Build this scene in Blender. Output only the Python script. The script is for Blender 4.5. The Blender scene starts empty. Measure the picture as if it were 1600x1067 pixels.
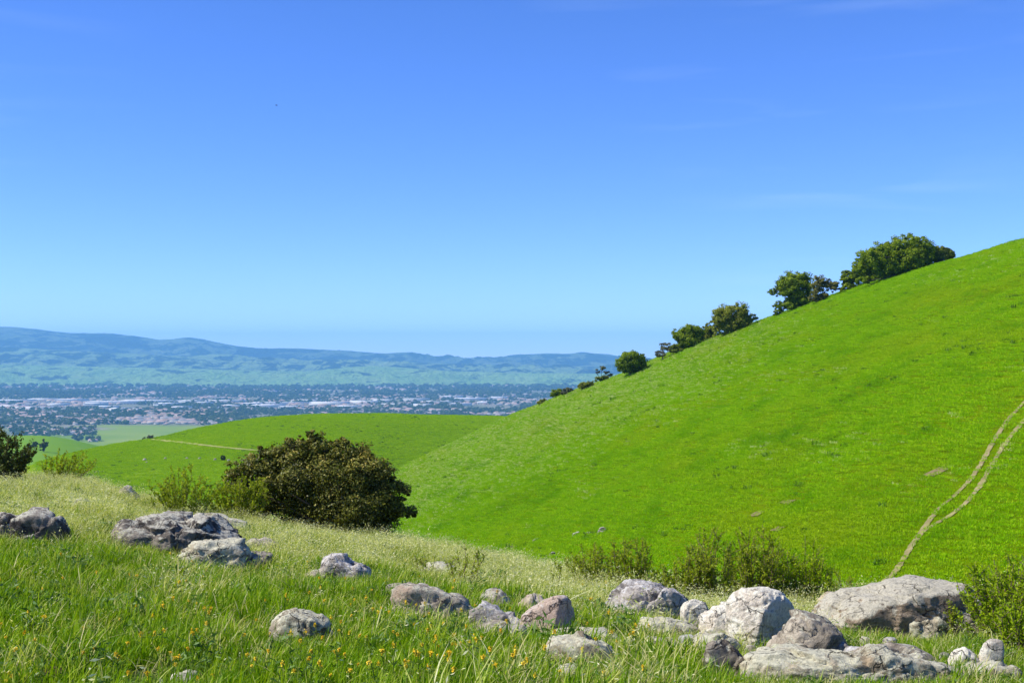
import bpy, math, random
import numpy as np
from mathutils import Vector

R = math.radians
scene = bpy.context.scene
COL = scene.collection
rng = np.random.default_rng(7)
random.seed(7)

# ------------------------------------------------------------------ camera, sky, sun, exposure
F, PX0, HZ = 1900.0, 800.0, 558.0          # focal length in photo pixels, centre column, eye-level row
cam_d = bpy.data.cameras.new('camera')
cam_d.sensor_width = 36.0
cam_d.lens = 36.0 * F / 1600.0
cam_d.shift_y = (HZ - 533.5) / 1600.0
cam_d.clip_start, cam_d.clip_end = 0.1, 90000.0
cam = bpy.data.objects.new('camera', cam_d)
cam.location = (0, 0, 0)
cam.rotation_euler = (R(90), 0, 0)
COL.objects.link(cam)
scene.camera = cam

SUN_EL = R(47)
SUN_AZ = R(-99)           # left of the view
to_sun = Vector((math.sin(SUN_AZ) * math.cos(SUN_EL), math.cos(SUN_AZ) * math.cos(SUN_EL), math.sin(SUN_EL)))
world = bpy.data.worlds.new("World")
scene.world = world
world.use_nodes = True
wn, wl = world.node_tree.nodes, world.node_tree.links
bg = wn['Background']
sky = wn.new('ShaderNodeTexSky')
sky.sky_type = 'NISHITA'
sky.sun_disc = False
sky.sun_elevation = SUN_EL
sky.sun_rotation = SUN_AZ
sky.altitude = 3000
sky.air_density, sky.dust_density, sky.ozone_density = 0.85, 0.0, 2.0
hs = wn.new('ShaderNodeHueSaturation')
hs.inputs['Saturation'].default_value = 1.2
wl.new(sky.outputs['Color'], hs.inputs['Color'])
wb = wn.new('ShaderNodeMix')                  # white balance of the whole sky
wb.data_type, wb.blend_type = 'RGBA', 'MULTIPLY'
wb.inputs[0].default_value = 1.0
wb.inputs[7].default_value = (0.77, 0.80, 1.18, 1)
wl.new(hs.outputs['Color'], wb.inputs[6])
# faint streaks of high cirrus
tcw = wn.new('ShaderNodeTexCoord')
mpw = wn.new('ShaderNodeMapping')
mpw.inputs['Rotation'].default_value = (0, R(-14), R(20))
mpw.inputs['Location'].default_value = (0.35, 0.1, 0.0)
mpw.inputs['Scale'].default_value = (2.2, 2.2, 26.0)
wl.new(tcw.outputs['Generated'], mpw.inputs['Vector'])
n1 = wn.new('ShaderNodeTexNoise')
n1.inputs['Scale'].default_value, n1.inputs['Detail'].default_value, n1.inputs['Distortion'].default_value = 1.6, 7, 0.6
wl.new(mpw.outputs[0], n1.inputs['Vector'])
n2 = wn.new('ShaderNodeTexNoise')
n2.inputs['Scale'].default_value, n2.inputs['Detail'].default_value = 2.4, 2
mp2 = wn.new('ShaderNodeMapping')
mp2.inputs['Location'].default_value = (0.68, 0.0, 0.36)
wl.new(tcw.outputs['Generated'], mp2.inputs['Vector'])
wl.new(mp2.outputs[0], n2.inputs['Vector'])
r1, r2, mm = wn.new('ShaderNodeMapRange'), wn.new('ShaderNodeMapRange'), wn.new('ShaderNodeMath')
r1.inputs[1].default_value, r1.inputs[2].default_value, r1.inputs[4].default_value = 0.52, 0.78, 0.13
r2.inputs[1].default_value, r2.inputs[2].default_value = 0.50, 0.62
wl.new(n1.outputs['Fac'], r1.inputs[0])
wl.new(n2.outputs['Fac'], r2.inputs[0])
mm.operation = 'MULTIPLY'
wl.new(r1.outputs[0], mm.inputs[0])
wl.new(r2.outputs[0], mm.inputs[1])
ci = wn.new('ShaderNodeMix')
ci.data_type = 'RGBA'
ci.inputs[7].default_value = (4.6, 5.6, 7.0, 1)
wl.new(mm.outputs[0], ci.inputs[0])
wl.new(wb.outputs[2], ci.inputs[6])
wl.new(ci.outputs[2], bg.inputs['Color'])
scene.cycles.volume_bounces = 3
bg.inputs['Strength'].default_value = 0.15

sun_d = bpy.data.lights.new('sun', 'SUN')
sun_d.energy = 5.0
sun_d.angle = R(0.53)
sun_d.color = (1.0, 0.95, 0.86)
sun = bpy.data.objects.new('sun', sun_d)
sun.rotation_euler = to_sun.to_track_quat('Z', 'Y').to_euler()
COL.objects.link(sun)
vs = scene.view_settings
vs.view_transform = 'Standard'
vs.look = 'None'
vs.exposure = 0.5
vs.gamma = 1.0
vs.use_curve_mapping = False

# ------------------------------------------------------------------ helpers
_P = rng.permutation(256)
_P = np.concatenate([_P, _P, _P])
_G = rng.normal(size=(256, 3))
_G /= np.linalg.norm(_G, axis=1)[:, None]


def noise3(p):
    p = np.asarray(p, float)
    i = np.floor(p).astype(int)
    f = p - i
    i &= 255
    w = f * f * f * (f * (f * 6 - 15) + 10)
    out = 0
    for dx in (0, 1):
        for dy in (0, 1):
            for dz in (0, 1):
                h = _P[_P[_P[(i[..., 0] + dx) & 255] + ((i[..., 1] + dy) & 255)] + ((i[..., 2] + dz) & 255)]
                g = _G[h]
                d = g[..., 0] * (f[..., 0] - dx) + g[..., 1] * (f[..., 1] - dy) + g[..., 2] * (f[..., 2] - dz)
                out = out + d * np.where(dx, w[..., 0], 1 - w[..., 0]) * np.where(dy, w[..., 1], 1 - w[..., 1]) * np.where(dz, w[..., 2], 1 - w[..., 2])
    return out * 1.5


def fbm(p, octaves=4, gain=0.5, ridged=False):
    p = np.asarray(p, float)
    a, s, out = 1.0, 1.0, 0
    for o in range(octaves):
        n = noise3(p * s + 17.3 * o)
        out = out + a * ((1 - 2 * np.abs(n)) if ridged else n)
        a *= gain
        s *= 2.03
    return out


def fbm2(x, y, scale, octaves=4, seed=0.0, **k):
    return fbm(np.stack([np.asarray(x) / scale, np.asarray(y) / scale, np.full(np.shape(x), seed + 0.5)], -1), octaves, **k)


def sm(a, b, x):
    t = np.clip((x - a) / (b - a), 0, 1)
    return t * t * (3 - 2 * t)


def table(knots, x, width=14):
    """smooth curve through (x, value) knots"""
    kx = np.array([k[0] for k in knots], float)
    kv = np.array([k[1] for k in knots], float)
    gx = np.arange(kx[0], kx[-1] + 1, 4.0)
    gv = np.interp(gx, kx, kv)
    n = max(1, int(width / 4))
    ker = np.hanning(2 * n + 3)[1:-1]
    ker /= ker.sum()
    gv = np.convolve(np.pad(gv, len(ker) // 2, mode='edge'), ker, 'valid')
    return np.interp(x, gx, gv)


def mesh_np(name, V, polys, mats, mat_idx=None, smooth=False, tint=None):
    """polys: list of (n,k) index arrays"""
    me = bpy.data.meshes.new(name)
    V = np.asarray(V, np.float32)
    me.vertices.add(len(V))
    me.vertices.foreach_set('co', V.ravel())
    flat = np.concatenate([p.ravel() for p in polys]).astype(np.int32)
    tot = np.concatenate([np.full(len(p), p.shape[1]) for p in polys]).astype(np.int32)
    st = (np.cumsum(tot) - tot).astype(np.int32)
    me.loops.add(len(flat))
    me.loops.foreach_set('vertex_index', flat)
    me.polygons.add(len(tot))
    me.polygons.foreach_set('loop_start', st)
    me.polygons.foreach_set('loop_total', tot)
    if smooth:
        me.polygons.foreach_set('use_smooth', np.ones(len(tot), bool))
    for m in (mats if isinstance(mats, (list, tuple)) else [mats]):
        me.materials.append(m)
    if mat_idx is not None:
        me.polygons.foreach_set('material_index', np.asarray(mat_idx, np.int32))
    if tint is not None:
        at = me.attributes.new('tint', 'FLOAT', 'POINT')
        at.data.foreach_set('value', np.asarray(tint, np.float32))
    me.update(calc_edges=True)
    me.validate()
    return me


def link(name, me, parent=None, loc=None):
    o = bpy.data.objects.new(name, me)
    COL.objects.link(o)
    if parent is not None:
        o.parent = parent
    if loc is not None:
        o.location = loc
    return o


def tag(o, label, cat=None, group=None, kind=None):
    o['label'] = label
    if cat:
        o['category'] = cat
    if group:
        o['group'] = group
    if kind:
        o['kind'] = kind
    return o


def at(px, row, Y):
    return np.array([(px - PX0) / F * Y, Y, -(row - HZ) / F * Y])


# ------------------------------------------------------------------ materials
def mat(name):
    m = bpy.data.materials.new(name)
    m.use_nodes = True
    nt = m.node_tree
    for n in list(nt.nodes):
        if n.type != 'OUTPUT_MATERIAL':
            nt.nodes.remove(n)
    return m, nt, nt.nodes, nt.links, nt.nodes['Material Output']


def N(nt, typ, **kw):
    n = nt.nodes.new(typ)
    for k, v in kw.items():
        if k in n.inputs.keys():
            n.inputs[k].default_value = v
        else:
            setattr(n, k, v)
    return n


def ramp(nt, src, stops, interp='LINEAR'):
    n = nt.nodes.new('ShaderNodeValToRGB')
    n.color_ramp.interpolation = interp
    el = n.color_ramp.elements
    while len(el) < len(stops):
        el.new(0.5)
    for e, (p, c) in zip(el, stops):
        e.position = p
        e.color = (*c, 1) if len(c) == 3 else c
    if src is not None:
        nt.links.new(src, n.inputs['Fac'])
    return n


def mixc(nt, fac, a, b, mode='MIX'):
    n = nt.nodes.new('ShaderNodeMix')
    n.data_type = 'RGBA'
    n.blend_type = mode
    for s, v in ((n.inputs[0], fac), (n.inputs[6], a), (n.inputs[7], b)):
        if hasattr(v, 'is_output'):
            nt.links.new(v, s)
        elif isinstance(v, (int, float)):
            s.default_value = v
        else:
            s.default_value = (*v, 1)
    return n.outputs[2]


def mth(nt, op, a, b=0.0, clamp=False):
    n = nt.nodes.new('ShaderNodeMath')
    n.operation = op
    n.use_clamp = clamp
    for s, v in ((n.inputs[0], a), (n.inputs[1], b)):
        if hasattr(v, 'is_output'):
            nt.links.new(v, s)
        else:
            s.default_value = v
    return n.outputs[0]


def noise_node(nt, vec, scale, detail=4, rough=0.55, dist=0.0):
    n = N(nt, 'ShaderNodeTexNoise', Scale=scale, Detail=detail, Roughness=rough, Distortion=dist)
    if vec is not None:
        nt.links.new(vec, n.inputs['Vector'])
    return n.outputs['Fac']


def leaf_mat(name, stops, trans=0.3, rough=0.6, inst=0.25, spec=0.1, tcol=1.2):
    """leaf: colour from the per-leaf tint, plus a per-instance shift; partly translucent"""
    m, nt, nn, L, out = mat(name)
    a = N(nt, 'ShaderNodeAttribute', attribute_name='tint')
    oi = N(nt, 'ShaderNodeObjectInfo')
    v = mth(nt, 'ADD', a.outputs['Fac'], mth(nt, 'MULTIPLY', mth(nt, 'SUBTRACT', oi.outputs['Random'], 0.5), inst), True)
    c = ramp(nt, v, stops).outputs['Color']
    p = N(nt, 'ShaderNodeBsdfPrincipled', Roughness=rough)
    p.inputs['Specular IOR Level'].default_value = spec
    L.new(c, p.inputs['Base Color'])
    t = N(nt, 'ShaderNodeBsdfTranslucent')
    L.new(mixc(nt, 1.0, c, (tcol, tcol, 0.45), 'MULTIPLY'), t.inputs['Color'])
    mx = N(nt, 'ShaderNodeMixShader')
    mx.inputs[0].default_value = trans
    L.new(p.outputs[0], mx.inputs[1])
    L.new(t.outputs[0], mx.inputs[2])
    L.new(mx.outputs[0], out.inputs['Surface'])
    return m


def simple(name, col, rough=0.8, var=0.0, scale=5.0, spec=0.2):
    m, nt, nn, L, out = mat(name)
    p = N(nt, 'ShaderNodeBsdfPrincipled', Roughness=rough)
    p.inputs['Specular IOR Level'].default_value = spec
    if var:
        tc = N(nt, 'ShaderNodeTexCoord')
        f = noise_node(nt, tc.outputs['Object'], scale)
        c = ramp(nt, f, [(0.3, tuple(x * (1 - var) for x in col)), (0.7, tuple(min(1, x * (1 + var)) for x in col))])
        L.new(c.outputs[0], p.inputs['Base Color'])
    else:
        p.inputs['Base Color'].default_value = (*col, 1)
    L.new(p.outputs[0], out.inputs['Surface'])
    return m


def ground_mat(name, layers, bump=0.5, bscale=8.0, bdist=0.05, rough=0.95):
    """layers: list of (scale, detail, [(pos,col)...]) or (scale, detail, lo, hi, col); world position in metres"""
    m, nt, nn, L, out = mat(name)
    g = N(nt, 'ShaderNodeNewGeometry')
    pos = g.outputs['Position']
    col = None
    for ly in layers:
        f = noise_node(nt, pos, ly[0], ly[1], 0.6)
        if len(ly) == 3:
            col = ramp(nt, f, ly[2]).outputs[0]
        else:
            k = ramp(nt, f, [(ly[2], (0, 0, 0)), (ly[3], (1, 1, 1))]).outputs[0]
            col = mixc(nt, k, col, ly[4])
    p = N(nt, 'ShaderNodeBsdfPrincipled', Roughness=rough)
    p.inputs['Specular IOR Level'].default_value = 0.0
    L.new(col, p.inputs['Base Color'])
    if bump:
        b = N(nt, 'ShaderNodeBump', Strength=bump, Distance=bdist)
        L.new(noise_node(nt, pos, bscale, 6, 0.7), b.inputs['Height'])
        L.new(b.outputs[0], p.inputs['Normal'])
    L.new(p.outputs[0], out.inputs['Surface'])
    return m


def rock_mat(name, base, dark, lichen, warm, warm_at=0.62, lich_at=0.5, dark_at=0.4, topl=0.25):
    m, nt, nn, L, out = mat(name)
    tc = N(nt, 'ShaderNodeTexCoord')
    oi = N(nt, 'ShaderNodeObjectInfo')
    add = N(nt, 'ShaderNodeVectorMath', operation='ADD')
    L.new(tc.outputs['Object'], add.inputs[0])
    sc = N(nt, 'ShaderNodeVectorMath', operation='SCALE')
    sc.inputs['Scale'].default_value = 37.0
    cx = N(nt, 'ShaderNodeCombineXYZ')
    for k in range(3):
        L.new(oi.outputs['Random'], cx.inputs[k])
    L.new(cx.outputs[0], sc.inputs[0])
    L.new(sc.outputs[0], add.inputs[1])
    v = add.outputs[0]
    g = N(nt, 'ShaderNodeNewGeometry')
    sep = N(nt, 'ShaderNodeSeparateXYZ')
    L.new(g.outputs['Normal'], sep.inputs[0])
    f1 = noise_node(nt, v, 3.2, 8, 0.65, 0.4)
    c = ramp(nt, f1, [(dark_at - 0.1, dark), (dark_at + 0.04, tuple(0.5 * (a + b) for a, b in zip(base, dark))), (dark_at + 0.16, base)]).outputs[0]
    f2 = noise_node(nt, v, 2.3, 5, 0.6, 0.2)
    c = mixc(nt, ramp(nt, f2, [(warm_at - 0.05, (0, 0, 0)), (warm_at + 0.08, (1, 1, 1))]).outputs[0], c, warm)
    f3 = noise_node(nt, v, 9.0, 10, 0.72, 0.6)
    f3 = mth(nt, 'ADD', f3, mth(nt, 'MULTIPLY', sep.outputs['Z'], topl * 0.35))
    c = mixc(nt, ramp(nt, f3, [(lich_at, (0, 0, 0)), (lich_at + 0.07, (0.85, 0.85, 0.85))]).outputs[0], c, lichen)
    f4 = noise_node(nt, v, 48.0, 6, 0.7)
    c = mixc(nt, 1.0, c, ramp(nt, f4, [(0.33, (0.55, 0.53, 0.50)), (0.5, (1.0, 0.98, 0.94)), (0.7, (1.22, 1.2, 1.14))]).outputs[0], 'MULTIPLY')
    # dark lichen spots
    vo = N(nt, 'ShaderNodeTexVoronoi', Scale=17.0)
    L.new(v, vo.inputs['Vector'])
    sp = mth(nt, 'ADD', vo.outputs['Distance'], mth(nt, 'MULTIPLY', noise_node(nt, v, 5.0, 3), 1.2))
    c = mixc(nt, ramp(nt, sp, [(0.58, (0.75, 0.75, 0.75)), (0.68, (0, 0, 0))]).outputs[0], c, tuple(0.6 * x for x in dark))
    wv = N(nt, 'ShaderNodeVectorMath', operation='ADD')
    nz = N(nt, 'ShaderNodeTexNoise', Scale=4.0, Detail=5)
    L.new(v, nz.inputs['Vector'])
    L.new(v, wv.inputs[0])
    ws = N(nt, 'ShaderNodeVectorMath', operation='SCALE')
    ws.inputs['Scale'].default_value = 0.35
    L.new(nz.outputs['Color'], ws.inputs[0])
    L.new(ws.outputs[0], wv.inputs[1])
    mpc = N(nt, 'ShaderNodeMapping')
    mpc.inputs['Scale'].default_value = (1.0, 1.0, 2.0)
    mpc.inputs['Rotation'].default_value = (0.3, 0.25, 0)
    L.new(wv.outputs[0], mpc.inputs['Vector'])
    ck = N(nt, 'ShaderNodeTexVoronoi', feature='DISTANCE_TO_EDGE', Scale=3.6)
    L.new(mpc.outputs[0], ck.inputs['Vector'])
    some = ramp(nt, noise_node(nt, v, 2.6, 2), [(0.48, (0, 0, 0)), (0.56, (1, 1, 1))]).outputs[0]
    crack = mth(nt, 'MULTIPLY', ramp(nt, ck.outputs['Distance'], [(0.0, (1, 1, 1)), (0.024, (0, 0, 0))]).outputs[0], some)
    c = mixc(nt, mth(nt, 'MULTIPLY', crack, 0.85), c, tuple(0.5 * x for x in dark))
    p = N(nt, 'ShaderNodeBsdfPrincipled', Roughness=0.92)
    p.inputs['Specular IOR Level'].default_value = 0.2
    L.new(c, p.inputs['Base Color'])
    b1 = N(nt, 'ShaderNodeBump', Strength=0.9, Distance=0.03)
    L.new(noise_node(nt, v, 14.0, 9, 0.7, 0.3), b1.inputs['Height'])
    b2 = N(nt, 'ShaderNodeBump', Strength=0.7, Distance=0.012)
    L.new(f4, b2.inputs['Height'])
    b3 = N(nt, 'ShaderNodeBump', Strength=0.8, Distance=0.03, invert=True)
    L.new(crack, b3.inputs['Height'])
    L.new(b1.outputs[0], b3.inputs['Normal'])
    L.new(b3.outputs[0], b2.inputs['Normal'])
    L.new(b2.outputs[0], p.inputs['Normal'])
    L.new(p.outputs[0], out.inputs['Surface'])
    return m


M = {}
M['soil'] = ground_mat('near_ground', [(1.1, 6, [(0.3, (0.05, 0.075, 0.018)), (0.55, (0.10, 0.13, 0.03)), (0.75, (0.16, 0.15, 0.06))]),
                                       (5.0, 5, 0.6, 0.75, (0.13, 0.10, 0.055))], 0.8, 14, 0.05)
HILL = [(0.035, 5, [(0.32, (0.09, 0.17, 0.002)), (0.5, (0.115, 0.195, 0.002)), (0.68, (0.15, 0.21, 0.003))]),
        (0.9, 6, 0.60, 0.78, (0.075, 0.155, 0.003)),
        (0.16, 7, 0.60, 0.74, (0.17, 0.20, 0.008)),
        (3.3, 5, 0.58, 0.72, (0.13, 0.20, 0.004))]
M['hill'] = ground_mat('hill_grass', HILL, 1.0, 2.6, 0.35)
M['mid'] = ground_mat('mid_hill_grass', [(0.012, 5, [(0.32, (0.10, 0.20, 0.003)), (0.68, (0.165, 0.25, 0.004))]),
                                         (0.11, 6, 0.62, 0.76, (0.08, 0.17, 0.006)),
                                         (0.03, 5, 0.6, 0.72, (0.20, 0.29, 0.02))], 0.8, 0.6, 0.5)
M['knoll'] = ground_mat('knoll_grass', [(0.004, 4, [(0.3, (0.11, 0.24, 0.02)), (0.7, (0.16, 0.28, 0.03))]), (0.05, 5, 0.62, 0.75, (0.2, 0.28, 0.06))], 0.5, 0.1, 1.0)
M['dirt'] = ground_mat('track_dirt', [(1.5, 6, [(0.3, (0.17, 0.15, 0.06)), (0.6, (0.27, 0.235, 0.11)), (0.8, (0.36, 0.32, 0.17))]),
                                      (1.6, 7, 0.56, 0.72, (0.18, 0.22, 0.03))], 0.6, 6, 0.05)
M['soilpatch'] = ground_mat('bare_soil', [(2.0, 6, [(0.3, (0.12, 0.10, 0.045)), (0.7, (0.24, 0.19, 0.10))]), (3.0, 5, 0.5, 0.62, (0.13, 0.20, 0.01))], 0.5, 6, 0.05)
M['paletrack'] = ground_mat('grassy_track', [(0.5, 5, [(0.3, (0.20, 0.26, 0.05)), (0.7, (0.32, 0.30, 0.12))])], 0.3, 2, 0.1)

M['rock_grey'] = rock_mat('rock_grey', (0.45, 0.395, 0.31), (0.09, 0.075, 0.06), (0.52, 0.51, 0.40), (0.40, 0.30, 0.22), 0.66, 0.58, 0.44)
M['rock_dark'] = rock_mat('rock_dark', (0.33, 0.29, 0.24), (0.05, 0.043, 0.04), (0.46, 0.45, 0.37), (0.3, 0.2, 0.12), 0.68, 0.62, 0.5, 0.6)
M['rock_white'] = rock_mat('rock_white', (0.60, 0.545, 0.45), (0.17, 0.14, 0.11), (0.66, 0.64, 0.54), (0.50, 0.42, 0.33), 0.66, 0.5, 0.33)
M['rock_blue'] = rock_mat('rock_bluegrey', (0.46, 0.42, 0.37), (0.11, 0.10, 0.10), (0.55, 0.54, 0.52), (0.42, 0.36, 0.3), 0.72, 0.55, 0.43)
M['rock_pink'] = rock_mat('rock_pink', (0.47, 0.40, 0.33), (0.20, 0.14, 0.11), (0.52, 0.48, 0.43), (0.46, 0.35, 0.275), 0.56, 0.60, 0.34)
M['rock_lichen'] = rock_mat('rock_lichen', (0.45, 0.40, 0.29), (0.11, 0.09, 0.06), (0.54, 0.53, 0.40), (0.44, 0.34, 0.22), 0.62, 0.5, 0.4)
M['rock_brown'] = rock_mat('rock_brown', (0.31, 0.245, 0.175), (0.13, 0.095, 0.065), (0.46, 0.44, 0.35), (0.42, 0.33, 0.23), 0.56, 0.60, 0.36, 0.9)

# ------------------------------------------------------------------ near ground
CREST = [(-900, 760, 27), (-300, 752, 26), (0, 752, 24.5), (130, 760, 24), (200, 782, 23), (300, 806, 22.5), (400, 822, 22), (500, 836, 22),
         (620, 852, 21.5), (750, 880, 20), (900, 908, 17.5), (1000, 922, 16), (1150, 940, 14.5), (1300, 950, 13.5), (1500, 962, 12.5),
         (1600, 968, 12), (2500, 985, 11)]


def ground(X, Y):
    X, Y = np.asarray(X, float), np.asarray(Y, float)
    px = np.clip(PX0 + F * X / np.maximum(Y, 5.0), -900, 2500)
    yc = table([(k[0], k[1]) for k in CREST], px, 60)
    Yc = table([(k[0], k[2]) for k in CREST], px, 60)
    hc = -(yc - HZ) / F * Yc
    s = (hc + 1.65) / (Yc - 6.2)
    h = -1.65 + s * (np.minimum(Y, 400) - 6.2)
    t = np.maximum(Y - Yc, 0)
    h = h - np.where(t < 5, 0.05 * t * t, 1.25 + 0.5 * (t - 5))
    h = h + 0.045 * fbm2(X, Y, 1.3, 3, 3.0) + 0.018 * fbm2(X, Y, 0.35, 2, 9.0)
    return h


def Y_at(px, row, lo=4.0):
    u = (px - PX0) / F
    Ys = np.linspace(lo, 26, 800)
    r = HZ - F * ground(u * Ys, Ys) / Ys
    ok = np.nonzero(r <= row)[0]
    return float(Ys[ok[0]]) if len(ok) else float(Ys[np.argmin(r)])


gx = np.linspace(-32, 32, 330)
gy = np.concatenate([np.linspace(-12, 3, 30)[:-1], np.linspace(3, 30, 190), np.linspace(30, 80, 40)[1:]])
GX, GY = np.meshgrid(gx, gy)
GZ = ground(GX, GY)
nx, ny = len(gx), len(gy)


def grid_faces(ny, nx):
    i = (np.arange(ny - 1)[:, None] * nx + np.arange(nx - 1)[None, :]).ravel()
    return np.stack([i, i + 1, i + nx + 1, i + nx], 1)


o = link('near_ground', mesh_np('near_ground', np.stack([GX, GY, GZ], -1).reshape(-1, 3), [grid_faces(ny, nx)], M['soil'], smooth=True))
tag(o, 'grassy near knoll with rocks sloping away from the viewer', kind='structure')


# ------------------------------------------------------------------ hills (column profiles)
class Hill:
    def __init__(self, name, pxs, Ys, zfun, material, label):
        self.pxs, self.Ys = pxs, Ys
        U = (pxs - PX0) / F
        self.Y = Ys[:, None] * np.ones_like(U)[None, :] if Ys.ndim == 1 else Ys
        self.X = self.Y * U[None, :]
        self.Z = zfun(pxs, U, self.X, self.Y)
        self.rows = HZ - F * self.Z / self.Y
        V = np.stack([self.X, self.Y, self.Z], -1).reshape(-1, 3)
        me = mesh_np(name, V, [grid_faces(self.Y.shape[0], self.Y.shape[1])], material, smooth=True)
        self.obj = tag(link(name, me), label, kind='structure')

    def col(self, A, px):
        k = np.clip((px - self.pxs[0]) / (self.pxs[1] - self.pxs[0]), 0, len(self.pxs) - 1.001)
        i = int(k)
        return A[:, i] * (1 - k + i) + A[:, i + 1] * (k - i)

    def hit(self, px, row):
        """first surface point along the column at that row (crest if above it)"""
        r, Yc, Z = self.col(self.rows, px), self.col(self.Y, px), self.col(self.Z, px)
        ok = np.nonzero(r <= row)[0]
        i = ok[0] if len(ok) else int(np.argmin(r))
        if len(ok) and i > 0:
            t = (r[i - 1] - row) / (r[i - 1] - r[i] + 1e-9)
            Yv, Zv = Yc[i - 1] + t * (Yc[i] - Yc[i - 1]), Z[i - 1] + t * (Z[i] - Z[i - 1])
        else:
            Yv, Zv = Yc[i], Z[i]
        return np.array([(px - PX0) / F * Yv, Yv, Zv])


RSIL = [(-100, 960), (300, 875), (500, 796), (620, 736), (660, 716), (700, 696), (760, 668), (800, 650), (850, 630), (900, 610), (962, 587), (1019, 565), (1081, 541),
        (1112, 529), (1190, 501), (1247, 482), (1311, 459), (1416, 425), (1495, 403), (1600, 373), (1800, 318), (2100, 250)]


def right_z(pxs, U, X, Y):
    es = (HZ - table(RSIL, pxs, 30)) / F
    ys = 23.9 / np.maximum(0.04 + 0.436 * U - es, 0.075)
    q = 0.04 + 0.436 * U[None, :] - 23.9 / Y
    r = es[None, :] + 0.004 - (Y - ys[None, :]) * 0.0011
    w = 0.012
    e = -w * np.log(np.exp(-q / w) + np.exp(-r / w))
    e += (es - e.max(0))[None, :]
    Z = e * Y
    Z += (0.5 * fbm2(X, Y, 28, 3, 1.0) + 0.16 * fbm2(X, Y, 5, 3, 2.0) + 0.35 * fbm2(X, Y * 0.5, 11, 3, 4.0)) * sm(30, 80, Y)
    return np.maximum(Z, -120)


def geo(a, b, n):
    return a * (b / a) ** np.linspace(0, 1, n)


hillR = Hill('right_hill', np.arange(-100, 2101, 4.0), geo(38, 430, 260), right_z, M['hill'],
             'steep bright green grassy hill rising to the right with a worn track')

MSIL = [(-300, 775), (0, 740), (60, 722), (125, 704), (187, 695), (244, 685), (312, 667), (375, 657), (437, 651), (500, 647), (600, 644.5), (700, 646), (800, 651),
        (900, 658), (1100, 680)]


def mid_z(pxs, U, X, Y):
    es = (HZ - table(MSIL, pxs, 40)) / F
    ys = table([(-300, 400), (100, 430), (300, 500), (600, 560), (1100, 600)], pxs, 100)
    t = Y / ys[None, :]
    e = np.where(t < 1, es[None, :] - (0.24 + 0.16 * sm(430, 720, pxs))[None, :] * np.abs(1 - t) ** 1.55, es[None, :] - 0.16 * np.abs(t - 1) ** 1.4)
    Z = e * Y + 0.9 * fbm2(X, Y, 70, 3, 5.0) + 0.12 * fbm2(X, Y, 9, 3, 6.0)
    return np.maximum(Z, -236)


hillM = Hill('middle_hill', np.arange(-300, 1101, 5.0), np.concatenate([geo(190, 620, 170), geo(625, 1400, 40)]), mid_z, M['mid'],
             'rounded bright green grass hill beyond the bush with a thin track')

KSIL = [(-500, 712), (-100, 690), (0, 683), (40, 680), (80, 682), (120, 689), (160, 698), (220, 712), (300, 730), (420, 760)]


def knoll_z(pxs, U, X, Y):
    es = (HZ - table(KSIL, pxs, 30)) / F
    t = Y / 1250.0
    e = np.where(t < 1, es[None, :] - 0.16 * np.abs(1 - t) ** 1.6, es[None, :] - 0.1 * np.abs(t - 1) ** 1.3)
    return np.maximum(e * Y + 1.2 * fbm2(X, Y, 120, 3, 8.0), -237)


hillK = Hill('left_knoll', np.arange(-500, 421, 6.0), np.concatenate([geo(560, 1400, 70), geo(1420, 3200, 40)]), knoll_z, M['knoll'],
             'lower hazy green knoll at the left with a clump of dark trees')

# ------------------------------------------------------------------ valley floor and far ranges
VZ = -232.0


def Yv(row):
    return F * -VZ / (row - HZ)


def valley_mat():
    m, nt, nn, L, out = mat('valley_floor')
    g = N(nt, 'ShaderNodeNewGeometry')
    pos = g.outputs['Position']
    sep = N(nt, 'ShaderNodeSeparateXYZ')
    L.new(pos, sep.inputs[0])
    field = ramp(nt, noise_node(nt, pos, 0.0016, 5, 0.6, 0.5), [(0.3, (0.13, 0.22, 0.015)), (0.5, (0.20, 0.27, 0.025)), (0.7, (0.30, 0.32, 0.06))]).outputs[0]
    town = ramp(nt, noise_node(nt, pos, 0.006, 6, 0.7), [(0.3, (0.06, 0.10, 0.04)), (0.5, (0.16, 0.16, 0.11)), (0.7, (0.30, 0.26, 0.22))]).outputs[0]
    wob = mth(nt, 'MULTIPLY', mth(nt, 'SUBTRACT', noise_node(nt, pos, 0.0012, 4), 0.5), 1500.0)
    yy = mth(nt, 'ADD', sep.outputs['Y'], wob)
    k = ramp(nt, mth(nt, 'DIVIDE', yy, 10000.0), [(0.40, (0, 0, 0)), (0.425, (1, 1, 1))]).outputs[0]
    # the strip of town reaches nearer on the far left
    kl = ramp(nt, mth(nt, 'DIVIDE', mth(nt, 'ADD', sep.outputs['X'], wob), -4000.0), [(0.36, (0, 0, 0)), (0.40, (1, 1, 1))]).outputs[0]
    k = mth(nt, 'MAXIMUM', k, kl)
    p = N(nt, 'ShaderNodeBsdfPrincipled', Roughness=0.95)
    p.inputs['Specular IOR Level'].default_value = 0.05
    L.new(mixc(nt, k, field, town), p.inputs['Base Color'])
    L.new(p.outputs[0], out.inputs['Surface'])
    return m


M['valley'] = valley_mat()
vx, vy = np.linspace(-15000, 15000, 61), np.linspace(-1500, 21000, 61)
VX, VY = np.meshgrid(vx, vy)
o = link('valley_floor', mesh_np('valley_floor', np.stack([VX, VY, np.full_like(VX, VZ)], -1).reshape(-1, 3), [grid_faces(61, 61)], M['valley']))
tag(o, 'flat valley floor with pale green fields and a wide town', kind='structure')


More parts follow.
